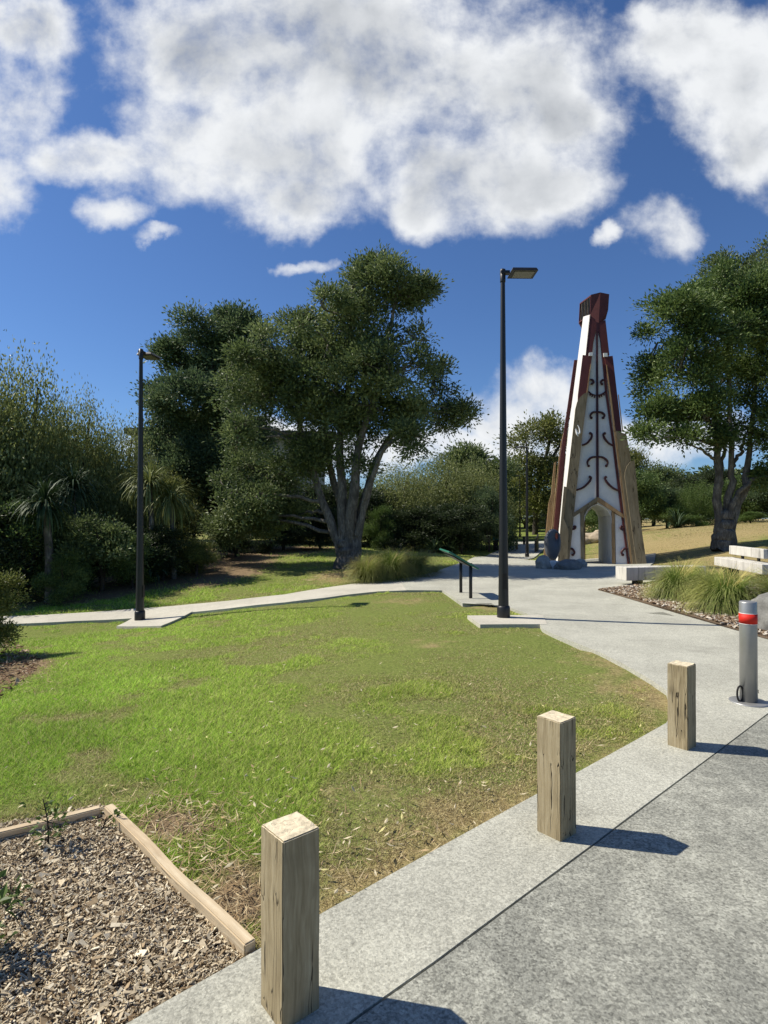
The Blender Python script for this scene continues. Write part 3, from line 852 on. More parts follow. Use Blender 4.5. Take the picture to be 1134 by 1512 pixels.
def bmobj_head(htop, root):
    bm = bmesh.new(); vs = box(bm, (.33, 0, htop - .03), (.44, .36, .055))
    for w in vs:
        if w.co.z > htop - .03: w.co.x = .33 + (w.co.x - .33) * .9; w.co.y *= .85
    h = bmobj('lamp_head', bm, M['black'], root, bevel=.01)
    bm = bmesh.new(); box(bm, (.34, 0, htop - .0605), (.33, .25, .008)); bmobj('lens', bm, M['lens'], h, bevel=.002)
    bm = bmesh.new(); lathe(bm, [(.035, 0), (.035, .025), (.028, .04), (.012, .047)], 14, (.30, .03, htop - .003)); bmobj('light_sensor', bm, M['lens'], h, True)
    return h


street_lamp(743.5, 914, 5.78, 0.02, 'tall black street lamp on its own pad between the lawn and the plaza')
street_lamp(206.5, 917, 5.78, math.radians(82), 'tall black street lamp on the pad of the left footpath')
street_lamp(778.3, 823, 5.70, math.radians(200), 'distant black street lamp just left of the carved tower', 30.1)
street_lamp(767.7, 796.5, 5.7, math.radians(195), 'far thin black street lamp where the path bends out of sight', 52)
street_lamp(806.5, 793, 5.7, math.radians(180), 'faint far street lamp half hidden by trees and the tower edge', 54)

# ------------------------------------------------------------------ lectern sign
p1 = G(680.5, 877); p2 = G(695, 885.5)
c = (p1 + p2) / 2; ax = (p2 - p1).to_2d().normalized()
root = empty('information_lectern', (c.x, c.y, c.z + .03), math.atan2(ax.y, ax.x), 'green slanted information lectern on two black legs beside the plaza', 'sign')
L = (p2 - p1).to_2d().length
for s in (-1, 1):
    bm = bmesh.new(); lathe(bm, [(.035, -.03), (.035, .74)], 14, (s * L / 2, 0, 0)); bmobj('leg', bm, M['black'], root, True)
T = Matrix.Translation((0, -.16, .80)) @ Matrix.Rotation(math.radians(-30), 4, 'X')
for nme, mt, z, sx, sy, sz in (('panel', 'green', 0, 1.22, .72, .035), ('panel_face', 'green', .0205, 1.14, .64, .006), ('backing_frame', 'black', -.03, 1.1, .45, .025)):
    bm = bmesh.new(); box(bm, (0, 0, z), (sx, sy, sz), 0, T); bmobj(nme, bm, M[mt], root, bevel=.004)

# ------------------------------------------------------------------ timber edging of the mulch bed
def beam(name, a, b, w, z0, z1, m, label, cat, group=None):
    d = (b - a).to_2d(); L = d.length
    bm = bmesh.new(); box(bm, (L / 2, 0, (z0 + z1) / 2), (L, w, z1 - z0)); 
    bmesh.ops.subdivide_edges(bm, edges=[e for e in bm.edges if abs(e.verts[0].co.x - e.verts[1].co.x) > .5], cuts=12)
    for v in bm.verts:
        v.co.y += mnoise.noise(Vector((v.co.x * 1.7, 3, len(label)))) * .012; v.co.z += mnoise.noise(Vector((v.co.x * 2.1, 9, len(label)))) * .008
    es = [e for e in bm.edges if e.calc_face_angle(0) > 1.2]
    bmesh.ops.bevel(bm, geom=es, offset=.005, segments=2, affect='EDGES')
    # turn the grain along the beam: build upright, then lay down
    bmesh.ops.transform(bm, matrix=Matrix.Rotation(-math.pi / 2, 4, 'Y'), verts=bm.verts[:])
    o = bmobj(name, bm, m); o.matrix_world = Matrix.Translation((a.x, a.y, (a.z + b.z) / 2)) @ Matrix.Rotation(math.atan2(d.y, d.x), 4, 'Z') @ Matrix.Rotation(math.pi / 2, 4, 'Y')
    return tag(o, label, cat, group)


ea, eb = G(160, 1203), G(368, 1414)
beam('edging_board', ea, eb, .048, -.04, .056, M['edging'], 'pale timber edging beam running from the bed corner down to the concrete strip', 'edging', 'timber edging of the mulch bed')
dd = (eb - ea).normalized()
beam('edging_board', G(148, 1205), G(-160, 1284), .046, -.04, .056, M['edging'], 'pale timber edging beam along the back of the mulch bed by the lawn', 'edging', 'timber edging of the mulch bed')


# ------------------------------------------------------------------ carved tower
TW_Y = 25.3
_c = PY(882.5, 831, TW_Y); TC = Vector((_c.x, _c.y, gz(_c.x, _c.y) + .02))
beta = math.atan2(TC.x, TC.y); w_ = Vector((math.sin(beta), math.cos(beta), 0)); r_ = Vector((math.cos(beta), -math.sin(beta), 0))
AL = math.radians(10)
E1 = r_ * math.cos(AL) + w_ * math.sin(AL); E2 = -r_ * math.sin(AL) + w_ * math.cos(AL)
F0, KF = 1.78, 1.36 / 11.0
rotz = math.atan2(E1.y, E1.x)
tower = empty('carved_tower', TC, rotz, 'tall tapering carved timber tower in white and dark red with an arched doorway', 'tower')


def fr(x, y, off=0.0):
    """enlargement-crop point on the leaning front face (pushed out by off) -> tower-local coordinates"""
    u, v = 780 + x / 3.287, 400 + y / 3.287
    a, bz = ray(u, v); D = Vector((a, 1, bz)); O = Vector((0, 0, EYE)) - TC
    t = (-F0 - off + KF * O.z - O.dot(E2)) / (D.dot(E2) - KF * D.z)
    q = O + D * t
    return Vector((q.dot(E1), q.dot(E2), q.z))


def tparts(name, pts, off, thick, m, mirror=False, offs=None, parent=None):
    offs = offs or [off] * len(pts)
    A = [fr(x, y, o) for (x, y), o in zip(pts, offs)]
    for q in A: q.z = max(q.z, 0.0)
    B = [q + Vector((0, thick, 0)) for q in A]
    bm = bmesh.new(); prism(bm, A, B)
    o = bmobj(name, bm, M[m], parent or tower)
    if mirror:
        bm = bmesh.new(); prism(bm, [Vector((-q.x, -q.y, q.z)) for q in A], [Vector((-q.x, -q.y, q.z)) for q in B])
        bmobj(name, bm, M[m], tower)
    return o


BOT = 1432
# white infill panels and legs of the doorway
tparts('white_panel', [(331, 285), (331, 1098), (322, 1112), (219, 1186), (243, 930), (275, 640), (306, 400), (326, 300)], -.02, .07, 'white', True)
tparts('white_panel', [(337, 285), (347, 330), (372, 560), (408, 830), (440, 1060), (464, 1192), (350, 1112), (342, 1098)], -.02, .07, 'white', True)
tparts('white_panel', [(216, 1196), (252, 1172), (256, BOT), (193, BOT)], -.02, .07, 'white', True)
tparts('white_panel', [(421, 1178), (463, 1200), (493, BOT), (426, BOT)], -.02, .07, 'white', True)
tparts('spine', [(330, 250), (338, 250), (343, 1098), (331, 1098)], .06, .09, 'maroon', True)
tparts('gable_beam', [(334, 1098), (334, 1118), (219, 1196), (217, 1178)], .09, .14, 'board', True)
tparts('gable_beam', [(335, 1098), (352, 1104), (466, 1184), (464, 1200), (335, 1118)], .09, .14, 'board_warm', True)
tparts('door_jamb', [(254, 1172), (272, 1160), (273, BOT), (258, BOT)], .03, .09, 'board', True)
tparts('door_jamb', [(405, 1166), (419, 1177), (423, BOT), (407, BOT)], .03, .09, 'board_warm', True)
# arched tunnel through the tower
prof = [(273, BOT), (272, 1220), (277, 1185), (290, 1160), (308, 1144), (335, 1132), (360, 1143), (385, 1162), (402, 1190), (405, 1230), (406, BOT)]
A = [fr(x, y, -.0) for x, y in prof]
for q in A: q.z = max(q.z, 0)
bm = bmesh.new(); N = 6; rows = []
for k in range(N + 1):
    t = k / N; rows.append([bm.verts.new((q.x, q.y + (2.9 if q.z < 1.9 else 2.9) * t, q.z)) for q in A])
for a_, b_ in zip(rows, rows[1:]):
    for i in range(len(A) - 1): bm.faces.new((a_[i], b_[i], b_[i + 1], a_[i + 1]))
ob = bmobj('door_tunnel', bm, M['white'], tower)
sm = ob.modifiers.new('thick', 'SOLIDIFY'); sm.thickness = .015; sm.offset = 1
# spandrels between gable beams and the arch
tparts('spandrel', [(335, 1116), (335, 1133), (308, 1145), (290, 1161), (274, 1184), (273, 1160)], -.03, .05, 'board', True)
tparts('spandrel', [(335, 1116), (404, 1164), (402, 1190), (385, 1163), (360, 1144), (335, 1133)], -.03, .05, 'white', True)
# left leg
tparts('red_leg', [(298, 212), (330, 250), (330, 285), (316, 345), (290, 590), (262, 800), (232, 1080), (197, BOT), (186, BOT), (222, 1080), (250, 800), (276, 590), (262, 560)], .05, .14, 'oxblood', True)
tparts('white_beam', [(268, 222), (300, 212), (262, 560), (226, 800), (186, 1080), (151, BOT), (134, BOT), (193, 800)], 0, .10, 'white_bright', False,
       [-.42, .06, .06, .06, .06, .06, -.50, -.45])
tparts('red_board', [(265, 408), (309, 412), (290, 592), (240, 640), (242, 600)], .14, .08, 'oxblood', True)
tparts('board_cap', [(296, 396), (313, 394), (313, 412), (295, 412)], .20, .10, 'white', True)
tparts('timber_board', [(289, 588), (270, 596), (252, 612), (238, 635), (229, 670), (222, 735), (200, 930), (186, 1050), (168, 1230), (151, BOT), (196, BOT), (232, 1080), (262, 800)], .20, .09, 'board', True)
tparts('timber_board', [(174, 1046), (188, 1049), (172, 1200), (196, 1260), (190, BOT), (142, BOT), (158, 1220)], .28, .07, 'board', True)
tparts('timber_edge', [(303, 450), (306, 450), (288, 592), (262, 800), (258, 800), (283, 592)], .175, .03, 'board_warm', True)
# motif on the rounded board
def strip(name, pts, off, r, m, taper=None):
    P = smooth_line([fr(x, y, off) for x, y in pts], 18); R_ = np.full(18, r) if taper is None else np.interp(np.linspace(0, 1, 18), [0, .5, 1], taper)
    V, F = tubes([(P, R_)], 8); o = npmesh(name, V, F, M[m], tower, smooth=True); return o


strip('motif', [(240, 748), (248, 765), (250, 785), (240, 790), (232, 772), (228, 768)], .305, .035, 'sign_white', (.015, .04, .03))
strip('motif', [(230, 768), (236, 790), (243, 803)], .305, .03, 'sign_white', (.02, .04, .02))
# right leg
tparts('red_leg', [(338, 250), (375, 238), (394, 408), (372, 416), (384, 590), (418, 830), (452, 1090), (492, BOT), (484, BOT), (440, 1090), (408, 830), (374, 590), (352, 340), (337, 285)], .05, .14, 'oxblood', True)
tparts('red_board', [(371, 416), (410, 412), (432, 600), (454, 782), (424, 778), (398, 600), (381, 500)], .14, .08, 'oxblood', True)
tparts('board_cap', [(366, 398), (384, 398), (386, 416), (367, 416)], .20, .10, 'white', True)
tparts('timber_edge', [(378, 455), (382, 455), (402, 600), (426, 790), (460, 1060), (508, BOT), (500, BOT), (452, 1060), (418, 790), (396, 600)], .175, .03, 'board_warm', True)
tparts('timber_board', [(426, 776), (476, 792), (498, 912), (500, 930), (548, BOT), (508, BOT), (462, 1060)], .20, .09, 'board', True)
tparts('timber_board', [(516, 918), (498, 925), (480, 945), (470, 975), (468, 1000), (486, 1130), (527, BOT), (576, BOT), (540, 1180), (524, 1000)], .29, .06, 'board', True)
tparts('timber_edge', [(436, 600), (440, 600), (461, 780), (457, 780)], .15, .05, 'board_warm', True)


# scroll carving
def scroll(pts, r=.042): strip('scroll', pts, .07, r, 'maroon', (r * .9, r * 1.15, r * .75))


def curl(pts, bx, by, rr=.058):
    scroll(pts); q = fr(bx, by, .075); bm = bmesh.new(); bmesh.ops.create_uvsphere(bm, u_segments=12, v_segments=8, radius=rr, matrix=Matrix.Translation(q) @ Matrix.Diagonal((1, .5, 1, 1))); bmobj('scroll_tip', bm, M['maroon'], tower, True)


for L_, R_, bl, br in [
    ([(300, 527), (312, 530), (317, 541), (308, 549)], [(372, 530), (360, 530), (352, 541), (360, 550)], (309, 548), (358, 549)),
    ([(331, 684), (313, 687), (302, 700), (303, 713)], [(338, 684), (357, 688), (370, 700), (366, 713)], (306, 713), (363, 713)),
    ([(262, 846), (285, 836), (305, 812), (308, 792), (300, 786)], [(414, 848), (390, 836), (370, 812), (364, 792), (372, 786)], (301, 788), (371, 789)),
    ([(331, 902), (306, 906), (288, 924), (288, 942)], [(340, 902), (363, 906), (384, 924), (384, 942)], (293, 946), (379, 946)),
    ([(234, 1064), (265, 1052), (294, 1026), (305, 1004), (299, 998)], [(442, 1068), (412, 1054), (385, 1030), (371, 1006), (376, 999)], (299, 1000), (376, 1001)),
    ([(212, 1254), (222, 1252), (230, 1244), (226, 1238)], [(464, 1258), (454, 1254), (448, 1246), (452, 1239)], (225, 1241), (452, 1242)),
    ([(197, 1346), (214, 1350), (224, 1366), (220, 1378)], [(482, 1346), (464, 1350), (453, 1366), (456, 1378)], (216, 1378), (459, 1378))]:
    curl(L_, *bl); curl(R_, *br)
scroll([(293, 584), (302, 595), (316, 602), (331, 604)], .035); scroll([(338, 604), (352, 601), (368, 592), (378, 580)], .035)
for x, y in ((300, 601), (310, 608), (322, 612), (346, 611), (356, 607), (368, 601)):
    q = fr(x, y, .075); bm = bmesh.new(); bmesh.ops.create_uvsphere(bm, u_segments=10, v_segments=6, radius=.035, matrix=Matrix.Translation(q) @ Matrix.Diagonal((1, .5, 1.2, 1))); bmobj('scroll_tip', bm, M['maroon'], tower, True)


# side faces (local: x = along front, y = depth)
def Wd(z): return 1.86 - 1.44 * z / 11.0


def side(name, ys, z0, z1, out, thick, m, round_=False, only=0):
    for sgn in ((-1, 1) if not only else (only,)):
        P = []
        y0, y1 = ys
        pts = [(y0, z0), (y1, z0), (y1, z1)]
        if round_: pts += [(y1 + (y0 - y1) * .35, z1 + .28), (y1 + (y0 - y1) * .7, z1 + .42), (y0, z1 + .45)]
        else: pts += [(y0, z1)]
        A = [Vector((sgn * (Wd(z) + out), y * (Wd(z) / Wd(0)), z)) for y, z in pts]
        B = [q + Vector((-sgn * thick, 0, 0)) for q in A]
        bm = bmesh.new(); prism(bm, A, B); bmobj(name, bm, M[m], tower)


side('side_panel', (-1.2, 1.3), 0, 9.6, -.30, .08, 'white')
side('red_board', (.1, 1.25), 0, 8.25, -.20, .10, 'redwood', only=1)
side('timber_board', (-.5, .6), 0, 4.6, -.12, .08, 'board_warm', True, only=1)
tparts('red_board', [(224, 432), (240, 432), (236, 500), (190, 780), (132, BOT), (108, BOT), (156, 900)], -.75, .12, 'oxblood')
tparts('timber_board', [(184, 766), (172, 785), (160, 830), (150, 900), (96, BOT), (110, BOT), (172, 900)], -1.25, .12, 'board_warm')
tparts('timber_board', [(135, 924), (127, 930), (118, 1010), (112, 1085), (99, 1130), (72, BOT), (94, BOT), (128, 1085)], -1.7, .12, 'board_warm')
# capital: a flaring box with slatted side
hz0 = 9.72
base_pts = [(-.27, -.46), (.37, -.46), (.05, .40), (-.58, .40)]
top_pts = [(-.33, -.62), (.50, -.62), (.10, .50), (-.80, .50)]
cx, cy = 0.0, 0.0
def ring(pts, z, dz): return [Vector((x, y, z + d)) for (x, y), d in zip(pts, dz)]
q0 = fr(300, 215, 0); q1 = fr(376, 233, 0); t0 = fr(305, 115, .12); t1 = fr(393, 113, .12); tm = fr(350, 104, .14); bmid = fr(342, 252, .06); q2 = fr(388, 190, .08)
front = [t0, tm, t1, q2, q1, bmid, fr(318, 246, .03), q0]
shift = Vector((-.33, .88, -.02))
bm = bmesh.new(); prism(bm, front, [q + Vector((0, .08, 0)) for q in front]); cap = bmobj('capital', bm, M['oxblood'], tower)
bm = bmesh.new(); bk = [q + shift for q in front]; prism(bm, bk, [q + Vector((0, .08, 0)) for q in bk]); bmobj('capital_plate', bm, M['oxblood'], cap)
def quadp(a, b, c_, d, th):
    bm = bmesh.new(); prism(bm, [a, b, c_, d], [q + th for q in (a, b, c_, d)]); return bm
up = Vector((0, .0, -.06))
bmobj('capital_roof', quadp(t0 + Vector((0, .02, 0)), t1 + Vector((0, .02, 0)), t1 + shift, t0 + shift, up), M['oxblood'], cap)
bmobj('capital_plate', quadp(t1 + Vector((-.01, .06, 0)), q1 + Vector((-.01, .06, 0)), q1 + shift, t1 + shift, Vector((-.05, 0, 0))), M['oxblood'], cap)
for k in range(6):
    t = .10 + .14 * k
    a_ = t0 + shift * t; b_ = q0 + shift * t
    bmobj('slat', quadp(a_ + Vector((0, .05, -.04)), a_ + shift * .05 + Vector((0, .05, -.04)), b_ + shift * .05 + Vector((0, .05, 0)), b_ + Vector((0, .05, 0)), Vector((.05, .0, 0))), M['bark_dark'] if k % 2 else M['blackrough'], cap)
bmobj('capital_floor', quadp(q0 + Vector((.02, .06, .02)), q1 + Vector((-.02, .06, .02)), q1 + shift, q0 + shift, Vector((0, 0, .05))), M['oxblood'], cap)
tparts('tower_core', [(318, 246), (352, 246), (372, 420), (300, 420)], -.12, .5, 'oxblood', False)


# ------------------------------------------------------------------ stones at the foot of the tower
def rock(name, c, s, m, label, cat='boulder', group=None, seed=0, rz=0.0, amp=.22, freq=1.5):
    bm = bmesh.new(); bmesh.ops.create_icosphere(bm, subdivisions=4, radius=1)
    for v in bm.verts:
        n = mnoise.fractal(v.co * freq + Vector((seed * 3.1, seed, 0)), 1.0, 2.0, 4); v.co *= 1 + amp * n
        if v.co.z < -.45: v.co.z = -.45 + (v.co.z + .45) * .2
        v.co.x *= s[0]; v.co.y *= s[1]; v.co.z *= s[2]
    o = bmobj(name, bm, M[m], None, True); o.location = c; o.rotation_euler = (0, 0, rz)
    return tag(o, label, cat, group)


def rp(x, y): return 780 + x / 3.287, 400 + y / 3.287


def rockat(x, y, s, m, label, seed, rz=0, grp='boulders round the carved stone'):
    p = G(*rp(x, y)); p = G(rp(x, y)[0], rp(x, y)[1]); k = p.y / 21.9; s = tuple(q * k for q in s)
    p = p + Vector((0, s[1] * .6, 0)); z = gz(p.x, p.y); return rock('boulder', (p.x, p.y, z + s[2] * .36), s, m, label, 'boulder', grp, seed, rz)


rockat(80, 1448, (.30, .28, .36), 'rock', 'rounded grey boulder left of the standing carved stone', 1, .4)
rockat(203, 1453, (.48, .34, .30), 'rock_dark', 'low wide grey boulder in front of the carved stone and tower leg', 2, .1)
rockat(262, 1442, (.20, .24, .24), 'rock', 'small boulder tucked against the left side of the doorway', 3, .8)
p = G(*rp(128, 1450)) + Vector((0, .35, 0))
bm = bmesh.new(); box(bm, (0, 0, .10), (.40, .34, .34)); o = bmobj('stone_plinth', bm, M['white'], None, bevel=.03); o.location = (p.x, p.y, gz(p.x, p.y)); tag(o, 'pale grey stone block between the boulders under the carved stone', 'plinth')


def carved_stone():
    # a tall rounded stone pierced by one hole near its upper right edge
    n, k = 48, 14; V = []; F = []
    hc = Vector((.22, 1.02)); hr = (.062, .13)
    for i in range(n):
        t = 2 * math.pi * i / n
        ox = .40 * math.cos(t) * (1.0 + .12 * math.sin(t)) + .02; oz = .66 + .66 * math.sin(t)
        if oz > 1.0: ox += .03
        O = Vector((ox, oz)); I = Vector((hc.x + hr[0] * math.cos(t), hc.y + hr[1] * math.sin(t)))
        Cc = (O + I) / 2; Hf = (O - I) / 2; dep = min(.26, .10 + Hf.length * .55)
        for j in range(k):
            a = 2 * math.pi * j / k; q = Cc + Hf * math.cos(a); V.append((q.x, dep * math.sin(a), q.y))
    for i in range(n):
        for j in range(k):
            a, b2 = i * k + j, i * k + (j + 1) % k; c2, d2 = ((i + 1) % n) * k + (j + 1) % k, ((i + 1) % n) * k + j; F.append((a, b2, c2, d2))
    p = G(*rp(138, 1442)) + Vector((0, .55, 0))
    o = npmesh('carved_stone', V, F, M['slate'], smooth=True); o.location = (p.x, p.y, gz(p.x, p.y) + .20); o.rotation_euler = (0, 0, -beta * .6)
    o.scale = (.72, .8, .86)
    tag(o, 'upright blue-grey carved stone with a round hole near its top, before the tower', 'carved stone')


carved_stone()
# rocks beyond the doorway
for u, v, Y, s, lab, sd in [(862, 803, 33, (.55, .4, .35), 'low flat rock on the dry bank, left of the ones seen through the doorway', 5), (880, 800, 34, (.9, .6, .42), 'broad sandy rock on the dry bank seen through the tower doorway', 6), (892, 793, 36, (.7, .5, .4), 'upper sandy rock on the dry bank behind the broad one', 7)]:
    p = G(u, v); rock('boulder', (p.x, p.y, p.z + s[2] * .3), s, 'rock_warm', lab, 'boulder', 'rocks on the dry bank', sd)
p = G(1152, 932); rock('boulder', (p.x, p.y, p.z + .17), (.44, .42, .40), 'rock_dark', 'large grey boulder at the bed edge beside the silver bollard', 'boulder', None, 12, .5)

# ------------------------------------------------------------------ benches
p = G(938, 866)
bd = Vector((.95, .18)).normalized()
root = empty('beam_bench', (p.x - .02, p.y + .25, p.z + .03), math.atan2(bd.y, bd.x), 'backless pale timber beam bench behind the tussocks near the tower', 'bench')
bm = bmesh.new(); box(bm, (.85, 0, .27), (2.2, .46, .32)); bmobj('seat', bm, M['beam'], root, bevel=.012)
for x in (.2, 1.5):
    bm = bmesh.new(); lathe(bm, [(.13, -.06), (.13, .112)], 16, (x, 0, 0)); bmobj('foot', bm, M['blackrough'], root)
fa, fb = Vector((8.72, 15.4, 0)), Vector((8.30, 12.8, 0)); zt_ = .60
d = (fb - fa).to_2d(); Lb = d.length; zg_ = min(gz(fa.x, fa.y), gz(fb.x, fb.y))
root = empty('backrest_bench', (fa.x, fa.y, zg_), math.atan2(d.y, d.x), 'pale timber beam bench with a thick backrest below the right tree', 'bench')
h_ = zt_ - zg_
bm = bmesh.new(); box(bm, (Lb / 2, .22, h_ - .11), (Lb, .44, .22)); bmobj('seat', bm, M['beam'], root, bevel=.012)
bm = bmesh.new(); box(bm, (Lb * .45, .33, h_ + .20), (Lb * .70, .13, .22)); bmobj('backrest', bm, M['beam'], root, bevel=.012)
for x in (.3, .62):
    bm = bmesh.new(); box(bm, (Lb * x, .37, h_ + .05), (.06, .05, .40)); bmobj('bracket', bm, M['blackrough'], root)
for x in (.15, .85):
    bm = bmesh.new(); box(bm, (Lb * x, .24, (h_ - .22) / 2 - .05), (.25, .3, h_ - .20)); bmobj('foot', bm, M['blackrough'], root)
# timber bench under the left trees
p = G(378, 815); root = empty('slab_bench', (p.x, p.y, p.z), .1, 'low dark timber slab bench in the shade under the left trees', 'bench')
bm = bmesh.new(); box(bm, (0, 0, .42), (1.5, .42, .16)); bmobj('seat', bm, M['board'], root, bevel=.015)
for x in (-.5, .5):
    bm = bmesh.new(); box(bm, (x, 0, .17), (.25, .34, .36)); bmobj('leg', bm, M['board'], root, bevel=.01)

# ------------------------------------------------------------------ far signs and path bollards
p = G(715, 812.0); root = empty('path_sign', (p.x, p.y, p.z), 0, 'dark sign panel with a white disc and white lines, against the shrubs', 'sign')
k = p.y / FPX
bm = bmesh.new(); box(bm, (0, 0, (812 - 779) * k), (11 * k, .05, 24 * k)); pn = bmobj('panel', bm, M['blackrough'], root, bevel=.01)
bm = bmesh.new(); bmesh.ops.create_cone(bm, cap_ends=True, segments=20, radius1=2.0 * k, radius2=2.0 * k, depth=.012, matrix=Matrix.Translation((-.3 * k, -.033, 37 * k)) @ Matrix.Rotation(math.pi / 2, 4, 'X')); bmobj('white_disc', bm, M['sign_white'], pn)
for x, z, w, hh in ((-2, 31.4, 3.4, .8), (2.4, 31.3, 2.6, 1.7), (-.5, 33.6, 4, .5)):
    bm = bmesh.new(); box(bm, (x * k, -.03, z * k), (w * k, .01, hh * k)); bmobj('text_bar', bm, M['sign_white'] if hh > .6 else M['lens'], pn)
for x in (-4, 4):
    bm = bmesh.new(); box(bm, (x * k, .04, 11 * k), (.05, .05, 22 * k)); bmobj('post', bm, M['blackrough'], root)
p = G(732, 812); k = p.y / FPX
root = empty('teal_sign', (p.x, p.y, p.z), .15, 'teal information panel on a dark base, partly behind the tall lamp pole', 'sign')
bm = bmesh.new(); box(bm, (0, 0, 28 * k), (9 * k, .06, 27 * k)); bmobj('panel', bm, M['teal'], root, bevel=.01)
bm = bmesh.new(); box(bm, (0, 0, 7 * k), (7 * k, .10, 16 * k)); bmobj('base', bm, M['blackrough'], root, bevel=.01)
p = G(794, 815); k = p.y / FPX
root = empty('board_sign', (p.x, p.y, p.z), math.radians(68), 'black upright panel at the path edge left of the tower', 'sign')
bm = bmesh.new(); prism(bm, [(-.42, 0, .05), (.42, 0, .05), (.42, 0, .98), (-.42, 0, .80)], [(-.42, .06, .05), (.42, .06, .05), (.42, .06, .98), (-.42, .06, .80)]); bmobj('panel', bm, M['blackrough'], root, bevel=.006)
for x in (-.3, .3):
    bm = bmesh.new(); box(bm, (x, .10, .3), (.07, .06, .7)); bmobj('post', bm, M['black'], root)
for u, v, hh, m_, lab in ((763, 812, .52, 'redwood', 'small brown bollard on the far path left of the distant lamp'), (773.8, 804.5, .52, 'black', 'small black bollard on the far path right of the brown one')):
    p = G(u, v); bm = bmesh.new(); hh = 15 * p.y / FPX if m_ == 'redwood' else 12.5 * p.y / FPX
    lathe(bm, [(.075, -.02), (.075, hh - .02), (.06, hh), (.02, hh + .01)], 12); o = bmobj('path_bollard', bm, M['board_warm' if m_ == 'redwood' else m_], None, True); o.location = p; tag(o, lab, 'bollard')

# ------------------------------------------------------------------ building behind the trees
p = PY(342, 648, 47); zb = gz(p.x, p.y); zt = PY(342, 645, 47).z
root = empty('building', (p.x, p.y, zb), .12, 'low flat-roofed building glimpsed between the left trees', 'building')
bm = bmesh.new(); box(bm, (0, 4, (zt - zb) / 2), (15, 8, zt - zb)); bmobj('wall', bm, M['walls'], root)
bm = bmesh.new(); box(bm, (.2, 3.7, zt - zb + .22), (16.4, 9.6, .42)); bmobj('roof', bm, M['roof'], root, bevel=.03)
for i in range(2):
    bm = bmesh.new(); box(bm, (-6 + i * 2.3, -.03, zt - zb - 1.0), (2.0, .08, 1.3)); f = bmobj('window', bm, M['roof'], root)
    bm = bmesh.new(); box(bm, (-6 + i * 2.3, -.08, zt - zb - 1.0), (1.85, .04, .9)); bmobj('pane', bm, M['glass'], f)


# ------------------------------------------------------------------ foliage
def leaf_quads(Cn, T, N, L, W):
    """centres, directions, normals, length, width -> V (4n,3), F"""
    T = T / (np.linalg.norm(T, axis=1)[:, None] + 1e-9); S = np.cross(T, N); S /= np.linalg.norm(S, axis=1)[:, None] + 1e-9
    n = len(Cn); i = np.arange(n); dn = np.cross(S, T) * (L * .12)[:, None]
    V = np.concatenate([Cn, Cn + T * (L * .45)[:, None] + S * (W * .5)[:, None] + dn, Cn + T * L[:, None], Cn + T * (L * .45)[:, None] - S * (W * .5)[:, None] + dn])
    return V, np.stack([i, i + n, i + 2 * n, i + 3 * n], -1)


def crown(lobes, nclump, per, L, W, seed, sig=.24, shell=.5, up=.25, flat=.75):
    """lobes: (centre, radii). Returns V, F, v, clump centres"""
    r = np.random.default_rng(seed); Lc = np.array([tuple(c) for c, _ in lobes]); Lr = np.array([tuple(q) for _, q in lobes]) * np.random.default_rng(seed + 77).uniform(.78, 1.06, (len(lobes), 1))
    wt = (Lr[:, 0] * Lr[:, 1] + Lr[:, 0] * Lr[:, 2] + Lr[:, 1] * Lr[:, 2])
    PS = 13; ns = max(8, nclump // PS); ks = r.choice(len(lobes), ns, p=wt / wt.sum())
    d1 = r.normal(size=(ns, 3)); d1[:, 2] += .15; d1 /= np.linalg.norm(d1, axis=1)[:, None]
    sc_ = Lc[ks] + d1 * Lr[ks] * .80 * (shell + (1 - shell) * r.random(ns) ** .5)[:, None]
    gap = np.array([mnoise.noise(Vector(c_ * (.30 / sig))) for c_ in sc_]); ok = gap > -.16 + .10 * r.normal(size=ns)
    sc_, d1, ks = sc_[ok], d1[ok], ks[ok]; ns = len(sc_)
    rs = np.clip(r.uniform(.30, .62, ns) * Lr[ks].mean(1), 1.6 * sig, 4.5 * sig)
    idx0 = np.repeat(np.arange(ns), PS); nclump = ns * PS
    d = r.normal(size=(nclump, 3)) + .55 * d1[idx0] + np.array([0, 0, .55]); d /= np.linalg.norm(d, axis=1)[:, None]
    cc = sc_[idx0] + d * rs[idx0][:, None] * np.array([1.1, 1.1, .72]) * r.uniform(.75, 1.08, (nclump, 1))
    toned = .13 * r.normal(size=ns)[idx0]
    out = d * .6 + np.array([0, 0, up]); sc = r.uniform(.6, 1.35, nclump)
    per_k = np.maximum(6, (per * sc ** 2).astype(int)); idx = np.repeat(np.arange(nclump), per_k); n = len(idx)
    off = r.normal(size=(n, 3)) * (sig * sc[idx])[:, None] * np.array([1, 1, flat])
    Cn = cc[idx] + off
    T = off / sig * .55 + out[idx] + r.normal(size=(n, 3)) * .55; N = np.array([0, 0, .35]) + r.normal(size=(n, 3)) * .38 + d[idx] * 1.1 + off / sig * .25
    LL = L * r.uniform(.7, 1.3, n); WW = W * r.uniform(.7, 1.3, n)
    V, F = leaf_quads(Cn, T, N, LL, WW)
    v = np.clip(.5 + (.12 * r.normal(size=nclump) + toned)[idx] + .17 * r.normal(size=n), 0, 1)
    return V, F, v, cc


